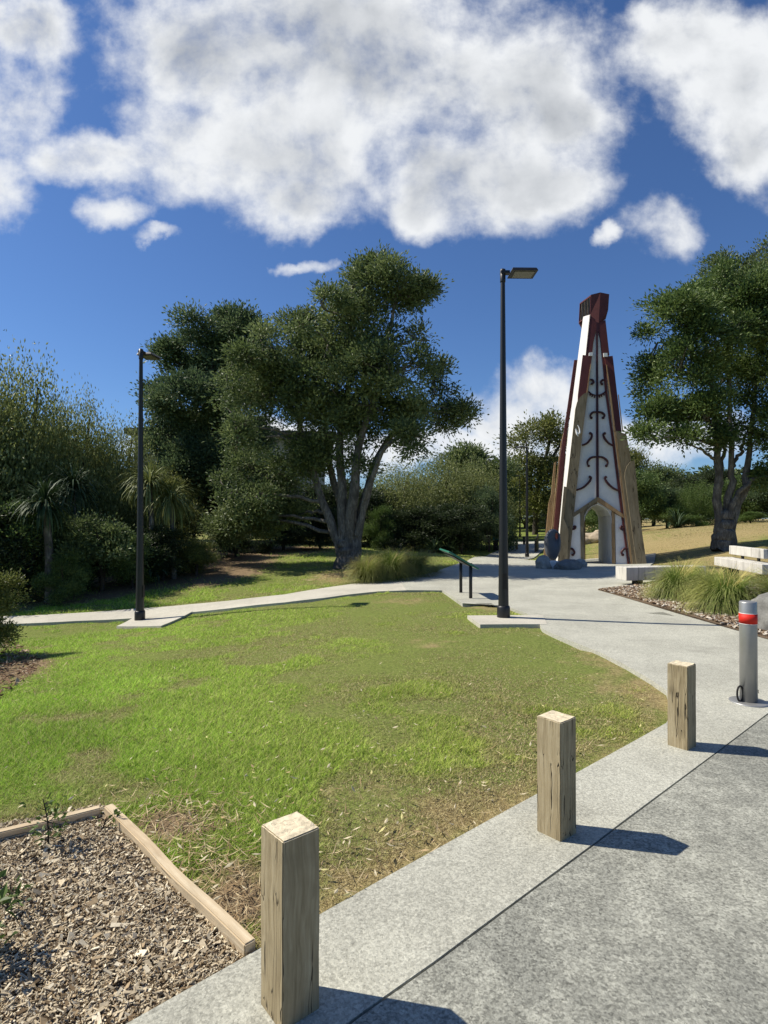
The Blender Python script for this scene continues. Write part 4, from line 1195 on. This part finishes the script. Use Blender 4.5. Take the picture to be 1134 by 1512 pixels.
def tree(name, base, stems, lobes, mleaf, mbark, label, cat, nclump, per, L, W, seed, group=None, sig=.24, twigs=140, r0=.3, shell=.5, up=.25):
    """stems: list of (points, r_start, r_end)"""
    b = Vector(base); root = empty(name, b, 0, label, cat, group)
    loc = lambda p: Vector(p) - b
    V, F, v, cc = crown([(loc(c_), q) for c_, q in lobes], nclump, per, L, W, seed, sig, shell, up)
    npmesh('crown', V, F, M[mleaf], root, fattr=v)
    lines = []; r = np.random.default_rng(seed + 1); nodes = []
    for pts, ra, rb in stems:
        P = smooth_line([loc(p) for p in pts], 16, .03, seed); R_ = np.linspace(ra, rb, 16); R_[0] *= 1.0
        lines.append((P, R_)); nodes += [(P[i], R_[i]) for i in range(5, 16)]
    NP = np.array([p for p, _ in nodes]); NR = np.array([q for _, q in nodes])
    # limbs to each lobe, twigs to the clumps
    for c_, q in lobes:
        c2 = np.array(loc(c_)); dd = np.linalg.norm(NP - c2, axis=1) + np.maximum(0, NP[:, 2] - c2[2]) * 2; i = int(np.argmin(dd))
        if dd[i] < .4: continue
        P = smooth_line([NP[i], (NP[i] * .5 + c2 * .5) + np.array([0, 0, .12 * dd[i]]) * (r.random() - .3), c2], 9, .04, int(r.integers(1e6)))
        lines.append((P, np.linspace(min(NR[i] * .5, .075), .025, 9)))
        nodes += [(P[k], .05) for k in range(3, 9)]
    NP = np.array([p for p, _ in nodes])
    for i in r.choice(len(cc), min(twigs, len(cc)), replace=False):
        k = int(np.argmin(np.linalg.norm(NP - cc[i], axis=1)))
        P = smooth_line([NP[k], NP[k] * .45 + cc[i] * .55 + r.normal(0, .12, 3), cc[i]], 6)
        lines.append((P, np.linspace(.032, .01, 6)))
    V, F = tubes(lines, 8); npmesh('trunk', V, F, M[mbark], root, smooth=True)
    return root


def lob(lst, Y, dr=.85, jit=1.0, seed=0):
    r = random.Random(seed); out = []
    for q in lst:
        u, v, ru, rv = q[:4]; y = Y + (q[4] if len(q) > 4 else r.uniform(-1, 1) * jit)
        k = y / FPX; out.append((PY(u, v, y), (ru * k, (ru + rv) / 2 * k * dr, rv * k)))
    return out


# central multi-stemmed tree
TY = 20.0; tb = G(513, 838); TY = tb.y
S = lambda *a: [PY(u, v, TY + dy) for u, v, dy in a]
main_l = lob([(588, 402, 28, 20), (556, 408, 34, 22), (522, 424, 30, 24), (620, 440, 26, 28), (575, 440, 44, 30), (475, 455, 46, 28), (432, 470, 28, 24), (520, 455, 50, 34),
              (402, 512, 44, 34), (362, 528, 34, 30), (340, 558, 28, 26), (380, 580, 60, 46), (450, 510, 56, 44), (540, 495, 84, 56), (500, 570, 84, 54), (585, 550, 66, 54), (632, 500, 26, 32), (642, 560, 26, 32),
              (625, 602, 44, 30), (668, 612, 34, 15), (694, 606, 13, 13), (622, 645, 50, 20), (565, 625, 78, 42), (480, 640, 66, 48), (385, 645, 48, 44), (345, 625, 26, 26), (400, 705, 50, 44), (350, 735, 44, 44), (382, 768, 42, 32), (335, 778, 28, 26), (450, 700, 44, 38), (425, 760, 34, 26), (520, 680, 34, 22)], TY, .95, 1.7, 3)
tree('multi_stemmed_tree', tb, [
    (S((514, 850, 0), (513, 822, 0), (508, 795, 0)), .46, .22),
    (S((500, 842, -.15), (504, 815, 0), (489, 770, .1), (470, 722, .2), (455, 660, .3), (432, 600, .2)), .22, .07),
    (S((506, 838, .2), (508, 800, 0), (506, 730, .1), (502, 650, .2), (515, 560, .3), (520, 450, .3)), .25, .05),
    (S((516, 838, .2), (517, 800, 0), (523, 730, -.2), (530, 660, -.2), (560, 560, -.3), (585, 440, -.2)), .27, .05),
    (S((524, 840, 0), (526, 800, 0), (540, 735, .3), (556, 680, .5), (595, 620, .5), (640, 590, .4)), .24, .05),
    (S((520, 840, .3), (516, 780, .3), (490, 700, .9), (480, 620, 1.2), (470, 540, 1)), .2, .05),
    (S((528, 790, -.2), (545, 720, -.6), (570, 660, -.9), (610, 640, -1)), .12, .04)],
    main_l, 'leaf_main', 'bark', 'big multi-stemmed grey-green tree in the middle, leaning to the right', 'tree', 4300, 46, .13, .056, 31, None, .175, 420)

# blue-green tree behind it on the left
Y2 = 27.0; b2 = PY(335, 830, Y2); b2.z = gz(b2.x, b2.y)
S2 = lambda *a: [PY(u, v, Y2 + dy) for u, v, dy in a]
l2 = lob([(305, 492, 46, 28), (345, 488, 40, 24), (268, 535, 40, 34), (325, 530, 52, 36), (370, 530, 40, 40), (245, 585, 28, 26), (285, 585, 46, 30), (340, 590, 52, 34), (258, 628, 34, 16), (312, 640, 40, 20), (360, 645, 46, 34), (235, 602, 18, 16), (300, 690, 48, 36), (255, 690, 34, 34), (338, 715, 40, 34), (225, 650, 22, 22)], Y2, .9, 1.2, 5)
tree('broadleaf_tree', b2, [(S2((336, 832, 0), (332, 740, 0), (326, 680, 0), (318, 600, 0), (312, 520, 0)), .30, .07), (S2((332, 720, 0), (300, 670, .2), (275, 620, .3), (262, 570, .3)), .17, .05), (S2((330, 710, 0), (350, 650, -.2), (352, 570, 0)), .17, .05), (S2((330, 730, 0), (345, 700, 1), (372, 600, 1)), .15, .05)],
     l2, 'leaf_cool', 'bark_dark', 'blue-green rounded tree behind the left side of the big tree', 'tree', 2400, 50, .17, .075, 41, None, .24, 200)

# right tree on the dry bank
b3 = G(1066, 812); Y3 = b3.y
S3 = lambda *a: [PY(u, v, Y3 + dy) for u, v, dy in a]
l3 = lob([(1085, 425, 46, 30), (1045, 440, 44, 32), (1002, 470, 44, 36), (972, 508, 38, 34), (1060, 490, 60, 42), (1115, 470, 50, 46), (962, 560, 34, 28), (1005, 550, 46, 36), (1075, 560, 60, 46), (1135, 560, 50, 56), (948, 605, 24, 24), (985, 612, 46, 28),
          (1040, 620, 50, 30), (1105, 630, 52, 34), (968, 650, 34, 18), (1015, 655, 34, 18), (1160, 450, 50, 56), (1165, 640, 50, 60), (1138, 700, 30, 28), (1200, 560, 60, 60), (1060, 655, 30, 16)], Y3, .9, 1.6, 8)
tree('broadleaf_tree', b3, [
    (S3((1066, 815, 0), (1069, 785, 0), (1074, 760, 0)), .44, .30),
    (S3((1058, 812, 0), (1064, 775, 0), (1059, 720, .1), (1061, 660, .2), (1054, 600, .3), (1040, 500, .2)), .22, .06),
    (S3((1070, 812, -.1), (1073, 770, 0), (1079, 720, 0), (1081, 690, 0), (1078, 620, 0), (1075, 480, 0)), .20, .06),
    (S3((1078, 812, 0), (1082, 770, 0), (1096, 730, 0), (1105, 690, 0), (1108, 640, .2), (1125, 520, .3)), .22, .06),
    (S3((1076, 765, -.2), (1088, 735, -.3), (1106, 712, -.4), (1140, 700, -.5), (1180, 660, -.6)), .13, .05),
    (S3((1063, 720, .2), (1068, 660, .5), (1060, 600, .8)), .10, .04), (S3((1080, 690, 0), (1095, 665, .3), (1100, 640, .5)), .09, .04)],
    l3, 'leaf_right', 'bark', 'large dark green tree with a forked grey trunk on the dry bank, right edge', 'tree', 2500, 50, .15, .066, 51, None, .20, 260)
Y4 = 33.0; b4 = PY(1215, 785, Y4); b4.z = gz(b4.x, b4.y)
l4 = lob([(1110, 375, 40, 22), (1080, 400, 36, 26), (1140, 400, 50, 44), (1170, 480, 60, 70), (1120, 460, 50, 60)], Y4, .9, 1, 9)
tree('broadleaf_tree', b4, [([PY(1215, 790, Y4), PY(1190, 650, Y4), PY(1140, 450, Y4)], .3, .06)], l4, 'leaf_main', 'bark_dark', 'taller olive tree showing above the dark green tree at the right edge', 'tree', 700, 50, .18, .075, 61, None, .26, 60)

# open-crowned yellowish tree beyond the tower
Y5 = 55.0; b5 = PY(800, 790, Y5); b5.z = gz(b5.x, b5.y)
l5 = lob([(812, 603, 22, 12), (782, 620, 22, 12), (835, 612, 20, 14), (800, 645, 36, 20), (835, 650, 26, 22), (770, 648, 12, 9), (775, 690, 34, 22), (815, 695, 36, 24), (845, 700, 24, 30), (790, 730, 44, 24), (830, 740, 36, 24), (770, 720, 24, 20)], Y5, .9, 2, 10)
tree('open_crowned_tree', b5, [([PY(790, 790, Y5), PY(795, 720, Y5), PY(812, 650, Y5), PY(818, 605, Y5)], .28, .06), ([PY(792, 780, Y5), PY(782, 700, Y5), PY(775, 640, Y5)], .2, .05), ([PY(800, 700, Y5), PY(830, 650, Y5), PY(838, 610, Y5)], .15, .05)],
     l5, 'leaf_yellow', 'bark_dark', 'olive-yellow tree with a thin open top beyond the tower, left side', 'tree', 420, 60, .30, .13, 71, None, .5, 120, shell=.3)


# bushes: four shared crown meshes, each bush an individual
def bush_mesh(kind, seed):
    r = np.random.default_rng(seed)
    if kind == 'fine':      # upright feathery sprays
        ns = 640; th = r.uniform(0, 2 * np.pi, ns); rr = np.sqrt(r.random(ns)) * .95
        h = (1.0 - .60 * rr ** 2) * r.uniform(.70, 1.0, ns) * 2.0
        b0_ = np.stack([rr * np.cos(th) * .75, rr * np.sin(th) * .75, r.uniform(.0, .9, ns) * h * .6], -1)
        tip = np.stack([rr * np.cos(th) * 1.05 + r.normal(0, .06, ns), rr * np.sin(th) * 1.05 + r.normal(0, .06, ns), h], -1)
        per = 66; t = r.random((ns, per)); P = b0_[:, None] + (tip - b0_)[:, None] * t[..., None]; sp = (.075 + .05 * (1 - t))[..., None]
        Cn = (P + r.normal(size=P.shape) * sp).reshape(-1, 3); n = len(Cn)
        T = np.repeat((tip - b0_) / np.linalg.norm(tip - b0_, axis=1)[:, None], per, 0) + r.normal(size=(n, 3)) * .6
        N = r.normal(size=(n, 3)); V, F = leaf_quads(Cn, T, N, r.uniform(.028, .05, n), r.uniform(.014, .024, n))
        v = np.clip(.5 + np.repeat(.2 * r.normal(size=ns), per) + .2 * r.normal(size=n), 0, 1)
        return V, F, v
    lobes = []
    for i in range(16):
        a = r.uniform(0, 2 * np.pi); q = r.uniform(.15, .75); z = r.uniform(.25, 1.65) * (1 - .3 * q)
        lobes.append(((q * math.cos(a), q * math.sin(a), z), (.42, .42, .34)))
    V, F, v, cc = crown(lobes, 640, 44, .065 if kind == 'broad' else .05, .03 if kind == 'broad' else .02, seed, .095, .45, .35)
    return V, F, v


_bm = {}
for kind, seed in (('fine', 1), ('fine2', 2), ('broad', 3), ('broad2', 4)):
    _bm[kind] = bush_mesh(kind.rstrip('2'), seed)


_shared = {}
def bush(u, vb, vt, wpx, Y, kind, mleaf, label, name='shrub', cat='shrub', group=None, z=None, rz=None, dscale=1.0):
    if Y is None: Y = G(u, vb).y
    p = PY(u, vb, Y); p.z = gz(p.x, p.y) - .05 if z is None else z
    top = PY(u, vt, Y).z; sx = wpx / 2 * Y / FPX / 1.0; sz = (top - p.z) / 2.0
    root = empty(name, p, 0, label, cat, group)
    key = (kind, mleaf)
    if key not in _shared:
        V, F, v = _bm[kind]; o = npmesh('foliage', V, F, M[mleaf], root, fattr=v); _shared[key] = o.data
    else: o = link(bpy.data.objects.new('foliage', _shared[key]), root)
    o.scale = (sx, sx * dscale, sz); o.rotation_euler = (0, 0, random.uniform(0, 6.28) if rz is None else rz)
    if 'stem' not in _shared:
        V, F = tubes([(np.array([[0, 0, -.05], [.02, .01, .4], [.1, .05, 1.0], [.2, .1, 1.6]]), np.array([.05, .045, .035, .015])), (np.array([[0, 0, .2], [-.12, .06, .7], [-.3, -.05, 1.3]]), np.array([.04, .03, .012])), (np.array([[0, 0, .3], [.05, -.2, .8], [.1, -.4, 1.3]]), np.array([.035, .03, .012]))], 6)
        s = npmesh('stem', V, F, M['bark_dark'], root, smooth=True); _shared['stem'] = s.data
    else: s = link(bpy.data.objects.new('stem', _shared['stem']), root)
    s.scale = (sx, sx * dscale, sz)
    return root


G1 = 'feathery trees massed along the left side'
bush(-90, 900, 470, 300, 17.5, 'fine', 'leaf_fine', 'tall feathery olive tree cut by the left edge', 'feathery_tree', 'tree', G1)
bush(30, 890, 500, 190, 19, 'fine2', 'leaf_fine', 'tall feathery olive tree above the cabbage tree at far left', 'feathery_tree', 'tree', G1)
bush(112, 885, 562, 150, 20.5, 'fine', 'leaf_fine', 'medium feathery olive tree stepping down to the left lamp', 'feathery_tree', 'tree', G1)
bush(178, 880, 602, 130, 22, 'fine2', 'leaf_fine', 'feathery olive tree directly left of the left lamp pole', 'feathery_tree', 'tree', G1)
bush(-330, 910, 640, 330, 17.0, 'fine2', 'leaf_fine', 'unseen feathery tree added past the left edge for its shade, nearer the path', 'feathery_tree', 'tree', G1)  # out of view, added to shade the undergrowth and kept low
bush(-270, 890, 650, 330, 21, 'fine', 'leaf_fine', 'unseen feathery tree added past the left edge for its shade, farther from the path', 'feathery_tree', 'tree', G1)  # also out of view; height set by the shade it throws
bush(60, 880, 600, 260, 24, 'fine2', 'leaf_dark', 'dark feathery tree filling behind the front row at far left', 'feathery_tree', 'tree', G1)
bush(235, 860, 665, 130, 24, 'broad', 'leaf_yellow', 'olive shrub just right of the left lamp pole', 'shrub', 'shrub')
bush(262, 850, 655, 90, 33, 'broad', 'leaf_main', 'grey-green shrub hiding the wall of the building left of the big tree', 'shrub', 'shrub')
bush(285, 850, 665, 130, 29, 'broad2', 'leaf_main', 'grey-green tall shrub below the roof of the hidden building', 'shrub', 'shrub')
G2_ = 'dark undergrowth below the left trees'
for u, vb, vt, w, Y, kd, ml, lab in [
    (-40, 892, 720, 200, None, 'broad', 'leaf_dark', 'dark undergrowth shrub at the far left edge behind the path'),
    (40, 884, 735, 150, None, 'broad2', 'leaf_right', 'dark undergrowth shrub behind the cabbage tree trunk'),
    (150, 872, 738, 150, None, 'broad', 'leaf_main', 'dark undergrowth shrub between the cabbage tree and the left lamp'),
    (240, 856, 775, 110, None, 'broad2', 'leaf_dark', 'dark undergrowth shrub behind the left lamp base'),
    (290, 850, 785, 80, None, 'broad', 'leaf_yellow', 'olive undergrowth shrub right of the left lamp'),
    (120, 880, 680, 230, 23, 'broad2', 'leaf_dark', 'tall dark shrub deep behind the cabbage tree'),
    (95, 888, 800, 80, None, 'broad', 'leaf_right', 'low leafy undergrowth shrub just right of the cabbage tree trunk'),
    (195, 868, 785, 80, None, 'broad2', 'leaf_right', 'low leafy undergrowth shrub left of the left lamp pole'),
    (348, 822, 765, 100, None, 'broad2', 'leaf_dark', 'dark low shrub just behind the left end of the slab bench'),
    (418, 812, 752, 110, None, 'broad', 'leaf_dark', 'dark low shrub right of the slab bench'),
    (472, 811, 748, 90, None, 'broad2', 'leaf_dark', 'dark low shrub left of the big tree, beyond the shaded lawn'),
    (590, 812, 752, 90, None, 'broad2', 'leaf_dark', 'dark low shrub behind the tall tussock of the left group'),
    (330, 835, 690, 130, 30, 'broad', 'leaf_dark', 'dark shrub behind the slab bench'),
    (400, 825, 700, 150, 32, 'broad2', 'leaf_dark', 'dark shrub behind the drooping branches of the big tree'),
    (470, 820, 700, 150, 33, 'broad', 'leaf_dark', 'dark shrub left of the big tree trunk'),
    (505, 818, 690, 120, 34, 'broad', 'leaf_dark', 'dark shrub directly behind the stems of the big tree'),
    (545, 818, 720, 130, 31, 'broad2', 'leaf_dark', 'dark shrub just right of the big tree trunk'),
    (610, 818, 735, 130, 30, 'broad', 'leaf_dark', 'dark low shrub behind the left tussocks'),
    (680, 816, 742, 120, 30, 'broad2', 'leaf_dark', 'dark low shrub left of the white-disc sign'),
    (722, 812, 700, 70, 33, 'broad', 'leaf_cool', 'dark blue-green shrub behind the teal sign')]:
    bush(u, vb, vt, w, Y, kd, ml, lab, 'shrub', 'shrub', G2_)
G3 = 'pale feathery trees right of the big tree'
bush(590, 815, 672, 140, 33, 'fine', 'leaf_fine', 'pale feathery tree right of the big trunk', 'feathery_tree', 'tree', G3)
bush(650, 815, 660, 140, 35, 'fine2', 'leaf_fine', 'pale feathery tree above the lectern sign', 'feathery_tree', 'tree', G3)
bush(705, 813, 668, 110, 36, 'fine', 'leaf_fine', 'pale feathery tree left of the tall lamp pole', 'feathery_tree', 'tree', G3)
bush(560, 815, 735, 60, 29, 'broad', 'leaf_bright', 'small bright green shrub beside the big trunk', 'shrub', 'shrub')
bush(690, 812, 655, 150, 48, 'broad2', 'leaf_main', 'rounded green tree above the pale feathery trees', 'background_tree', 'tree')
bush(752, 800, 668, 60, 62, 'broad', 'leaf_yellow', 'yellow-green tree showing just right of the tall lamp pole', 'background_tree', 'tree')
bush(735, 800, 664, 50, 52, 'broad', 'leaf_main', 'grey-green tree right behind the tall lamp pole', 'background_tree', 'tree')
bush(775, 788, 735, 80, 66, 'broad2', 'leaf_yellow', 'low yellow-green hedge shrub beyond the far lawn', 'shrub', 'shrub')
bush(815, 786, 745, 60, 60, 'broad', 'leaf_dark', 'low dark hedge shrub beyond the far lawn by the tower', 'shrub', 'shrub')
bush(862, 790, 690, 90, 46, 'broad2', 'leaf_yellow', 'olive tree directly behind the tower', 'background_tree', 'tree')
G4 = 'shrubs along the crest of the dry bank'
for u, vb, vt, w, Y, kd, ml, lab in [
    (890, 795, 730, 90, 42, 'broad', 'leaf_right', 'dark green shrub seen through the tower doorway'),
    (945, 788, 692, 90, 41, 'broad2', 'leaf_right', 'green shrub just right of the tower on the crest'),
    (985, 782, 705, 90, 42, 'broad', 'leaf_cool', 'dark cool-green shrub second right of the tower on the crest'),
    (1028, 778, 704, 70, 40, 'fine2', 'leaf_bright', 'light feathery green shrub left of the forked trunk'),
    (1000, 780, 740, 70, 39, 'broad', 'leaf_bright', 'low light green shrub on the crest below the feathery one'),
    (1100, 775, 700, 90, 42, 'broad2', 'leaf_right', 'green shrub behind the right side of the forked trunk'),
    (1150, 774, 690, 100, 41, 'broad', 'leaf_cool', 'cool-green shrub at the right edge of the crest'),
    (1108, 776, 752, 45, 38, 'broad', 'leaf_bright', 'small bright green shrub on the crest right of the forked trunk'),
    (1060, 778, 690, 110, 46, 'broad2', 'leaf_dark', 'dark shrub directly behind the forked trunk')]:
    bush(u, vb, vt, w, Y, kd, ml, lab, 'shrub', 'shrub', G4)
bush(965, 785, 670, 110, 52, 'broad', 'leaf_main', 'grey-green tree rising behind the crest right of the tower', 'background_tree', 'tree')
bush(925, 785, 655, 80, 55, 'broad2', 'leaf_yellow', 'olive tree touching the right side of the tower', 'background_tree', 'tree')
# distant wood closing the view
r = random.Random(9); V = []; F = []; vv = []; base = 0
bw = _bm['broad']
for i in range(46):
    a = math.radians(-62 + 124 * i / 45 + r.uniform(-1, 1)); R_ = r.uniform(80, 100); s = r.uniform(4.5, 7); hh = r.uniform(2.6, 4.2)
    x, y = R_ * math.sin(a), R_ * math.cos(a)
    sel = np.random.default_rng(i).choice(len(bw[1]), 2600, replace=False); n0 = len(bw[1]); th = r.uniform(0, 6.28)
    q = bw[0].reshape(4, n0, 3)[:, sel]; c0 = q.mean(0, keepdims=True); q = c0 + (q - c0) * 2.2
    q = np.stack([q[..., 0] * math.cos(th) - q[..., 1] * math.sin(th), q[..., 0] * math.sin(th) + q[..., 1] * math.cos(th), q[..., 2]], -1) * np.array([s, s, hh]) + np.array([x, y, gz(x, y) - .3])
    V.append(q.transpose(1, 0, 2).reshape(-1, 3)); F.append(np.arange(2600 * 4).reshape(-1, 4) + base); base += 2600 * 4; vv.append(bw[2][sel])
o = npmesh('distant_wood', np.concatenate(V), np.concatenate(F), M['leaf_main'], fattr=np.concatenate(vv)); tag(o, kind='stuff')


# left foreground shrub (and its neighbour just outside the frame, whose shade falls on the lawn)
bush(-18, 975, 836, 132, 8.6, 'broad2', 'leaf_yellow', 'sunlit yellow-green shrub at the left edge by the end of the footpath', 'shrub', 'shrub')
bush(-170, 1010, 800, 170, 7.3, 'broad', 'leaf_yellow', 'taller shrub standing just left of the sunlit shrub', 'shrub', 'shrub')


# ------------------------------------------------------------------ strap-leaved plants
def straps(n, L, W, seed, droop=.9, elev=(-.3, 1.4), seg=5, base_r=.04):
    r = np.random.default_rng(seed); az = r.uniform(0, 2 * np.pi, n); el = r.uniform(*elev, n); ln = L * r.uniform(.7, 1.15, n)
    t = np.linspace(0, 1, seg + 1); V = []; 
    dirh = np.stack([np.cos(az), np.sin(az), 0 * az], -1); sd = np.stack([-np.sin(az), np.cos(az), 0 * az], -1)
    P = np.zeros((n, seg + 1, 3)); cur = dirh * base_r; P[:, 0] = cur; e = el.copy()
    for k in range(1, seg + 1):
        cur = cur + (dirh * np.cos(e)[:, None] + np.array([0, 0, 1.0]) * np.sin(e)[:, None]) * (ln / seg)[:, None]; P[:, k] = cur
        e = e - droop / seg * r.uniform(.6, 1.4, n) * (1 + .6 * k / seg)
    w = W * np.array([.6] + [1.0] * (seg - 2) + [.7, .05]) if seg > 2 else W * np.ones(seg + 1)
    Lf = P - sd[:, None] * w[None, :, None] / 2; Rt = P + sd[:, None] * w[None, :, None] / 2
    V = np.stack([Lf, Rt], 2).reshape(-1, 3); b_ = (np.arange(n) * (seg + 1) * 2)[:, None] + (np.arange(seg) * 2)[None]
    F = np.stack([b_, b_ + 1, b_ + 3, b_ + 2], -1).reshape(-1, 4)
    return V, F, np.repeat(np.clip(.5 + .25 * r.normal(size=n), 0, 1), seg)


def cabbage(u, vb, uh, vh, Y, L, label, ml='leaf_strap', n=150, seed=0, r0=.13):
    b = PY(u, vb, Y); b.z = gz(b.x, b.y) - .03; h = PY(uh, vh, Y)
    root = empty('cabbage_tree', b, 0, label, 'cabbage tree', 'cabbage trees among the left undergrowth')
    P = smooth_line([(0, 0, 0), tuple((h - b) * .5 + Vector((.05, 0, 0))), tuple(h - b)], 10); V, F = tubes([(P, np.linspace(r0, r0 * .62, 10))], 10); npmesh('trunk', V, F, M['bark'], root, smooth=True)
    V, F, v = straps(n, L, .034, seed, 1.25, (-.75, 1.45)); o = npmesh('crown', V, F, M[ml], root, fattr=v); o.location = h - b


cabbage(73, 896, 66, 745, 14.6, .95, 'cabbage tree with a bare pale trunk and spiky head left of the left lamp', 'leaf_strap', 330, 5, .125)
cabbage(118, 890, 108, 722, 17, 1.15, 'cabbage tree whose drooping spiky head shows behind the bare-trunked one', 'leaf_strap', 300, 6, .1)
cabbage(0, 900, 4, 768, 14.8, .85, 'cabbage tree with its spiky head cut by the left edge', 'leaf_strap', 260, 7, .1)
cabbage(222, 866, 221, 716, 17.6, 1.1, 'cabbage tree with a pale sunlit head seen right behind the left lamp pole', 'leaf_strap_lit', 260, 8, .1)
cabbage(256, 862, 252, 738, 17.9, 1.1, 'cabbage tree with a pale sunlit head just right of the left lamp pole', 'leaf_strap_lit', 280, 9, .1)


def flax(u, vb, Y, L, label, seed, ml='leaf_strap', n=90):
    p = PY(u, vb, Y); p.z = gz(p.x, p.y); V, F, v = straps(n, L, .06, seed, 1.0, (.5, 1.5), 6, .08)
    o = npmesh('flax_plant', V, F, M[ml], None, fattr=v); o.location = p; tag(o, label, 'flax', 'flax plants')


flax(225, 872, 17.3, 1.5, 'dark flax plant at the foot of the undergrowth right of the left lamp', 1)
flax(262, 858, 18.6, 1.4, 'second dark flax plant right of the left lamp, nearer the lawn bank', 2)
flax(120, 893, 15.8, 1.0, 'low dark flax plant right of the cabbage tree trunk', 3)
flax(20, 893, 14.6, 1.1, 'low dark flax plant behind the sunlit left shrub', 4)
flax(640, 818, 28, 1.2, 'dark flax plant behind the left tussocks', 5)
flax(663, 816, 28.5, 1.1, 'dark flax plant above the lectern sign', 6)
flax(1000, 784, 37.5, 1.6, 'dark spiky flax on the crest between the tower and the forked trunk', 7)
bush(285, 845, 795, 60, 19.5, 'broad', 'leaf_yellow', 'low yellow-green shrub at the right end of the left undergrowth', 'shrub', 'shrub')


def tussock(u, vb, Y, rad, hgt, label, seed, grp, n=900, gold=.35, cdark=1.0):
    p = PY(u, vb, Y) if Y else G(u, vb); p.z = gz(p.x, p.y) + .02
    r = np.random.default_rng(seed); V, F, _ = straps(n * 2, 1.0, .0062, seed, 1.45, (.45, 1.55), 6, .12); n = n * 2
    V = V * np.array([rad * 1.25, rad * 1.25, hgt * 1.35])
    V[:, 0] += .16 * np.maximum(V[:, 2], 0) ** 2 / hgt + .02 * np.sin(V[:, 2] * 9 + seed)
    seg = 6; k = r.random((n, 1)); c = np.where(k < gold, np.array([.40, .35, .11]), np.where(k < gold + .36, np.array([.29, .34, .07]), np.array([.15, .24, .035])))
    c = c * r.uniform(.7, 1.2, (n, 1)) * cdark
    cc = np.repeat(c, seg, 0).reshape(n, seg, 3); tipw = np.linspace(0, 1, seg)[None, :, None] ** 3 * .45
    cc = cc * (1 - tipw) + np.array([.55, .49, .22]) * tipw * cdark
    o = npmesh('grass_tussock', V, F, M['tussock'], None, fcol=cc.reshape(-1, 3)); o.location = p; tag(o, label, 'tussock', grp)


GT = 'grass tussocks in the right bed'
tussock(1000, 886, None, .62, .78, 'green-gold grass tussock at the left of the right bed, beside the beam bench', 1, GT, 1500, .16)
tussock(1070, 905, None, .68, .82, 'largest green-gold tussock in the right bed, in front of the backrest bench', 2, GT, 1700, .22)
tussock(1042, 886, None, .6, .72, 'golden tussock behind the two largest ones in the right bed', 3, GT, 1300, .35)
tussock(1146, 900, None, .6, .75, 'tussock at the right edge behind the silver bollard', 4, GT, 1200)
tussock(1010, 872, None, .55, .75, 'golden tussock at the back of the right bed nearest the dry bank', 5, GT, 1000, .6)
GL = 'grass tussocks at the foot of the big tree'
tussock(540, 860, None, .60, .78, 'brownish tussock nearest the big tree trunk', 6, GL, 1100, .5, .75)
tussock(575, 856, None, .75, .95, 'tall green tussock in the middle of the left group', 7, GL, 1300, .2, .7)
tussock(612, 850, None, .7, .85, 'green tussock at the right end of the left group', 8, GL, 1200, .25, .7)
tussock(555, 848, None, .7, .9, 'green tussock at the back of the left group', 9, GL, 900, .2, .7)
tussock(643, 846, None, .3, .3, 'small dry tussock right of the left group', 10, GL, 300, .7, .8)


# ------------------------------------------------------------------ saplings in the mulch bed
def sapling(u, v, hgt, n, leaf, label, seed, lean=0.0):
    p = G(u, v); r = np.random.default_rng(seed); root = empty('sapling', p, 0, label, 'sapling', 'saplings in the mulch bed')
    P = smooth_line([(0, 0, -.02), (lean * .4, .01, hgt * .5), (lean, 0, hgt)], 9); lines = [(P, np.linspace(.005, .002, 9))]; C_ = []; T_ = []
    for i in range(n):
        t = r.uniform(.15, 1); q = P[min(8, int(t * 8))]; a = r.uniform(0, 6.28); d = np.array([math.cos(a), math.sin(a), r.uniform(-.1, .8)]); e = q + d * r.uniform(.02, .09)
        if i % 2 == 0: lines.append((np.array([q, (q + e) / 2, e]), np.array([.0025, .002, .0015])))
        for k in range(3): C_.append(e + r.normal(0, .012, 3)); T_.append(d + r.normal(0, .5, 3))
    V, F = tubes(lines, 5); npmesh('stem', V, F, M['bark_dark'], root)
    C_ = np.array(C_); T_ = np.array(T_); m = len(C_); V, F = leaf_quads(C_, T_, np.array([0, 0, 1.0]) + r.normal(size=(m, 3)) * .6, leaf * r.uniform(.6, 1.3, m), leaf * .5 * r.uniform(.7, 1.2, m))
    npmesh('leaves', V, F, M['leaf_bright'], root, fattr=r.random(m))


sapling(72, 1252, .24, 34, .032, 'thin leafy sapling by the back edging of the mulch bed', 1, -.03)
sapling(-34, 1425, .24, 40, .048, 'bushy dark green sapling at the left edge of the mulch bed', 2, .03)
sapling(8, 1350, .12, 14, .036, 'small green sapling just behind the bushy one', 3, .02)
sapling(150, 1228, .06, 8, .03, 'tiny seedling in the corner of the timber edging', 4, .02)
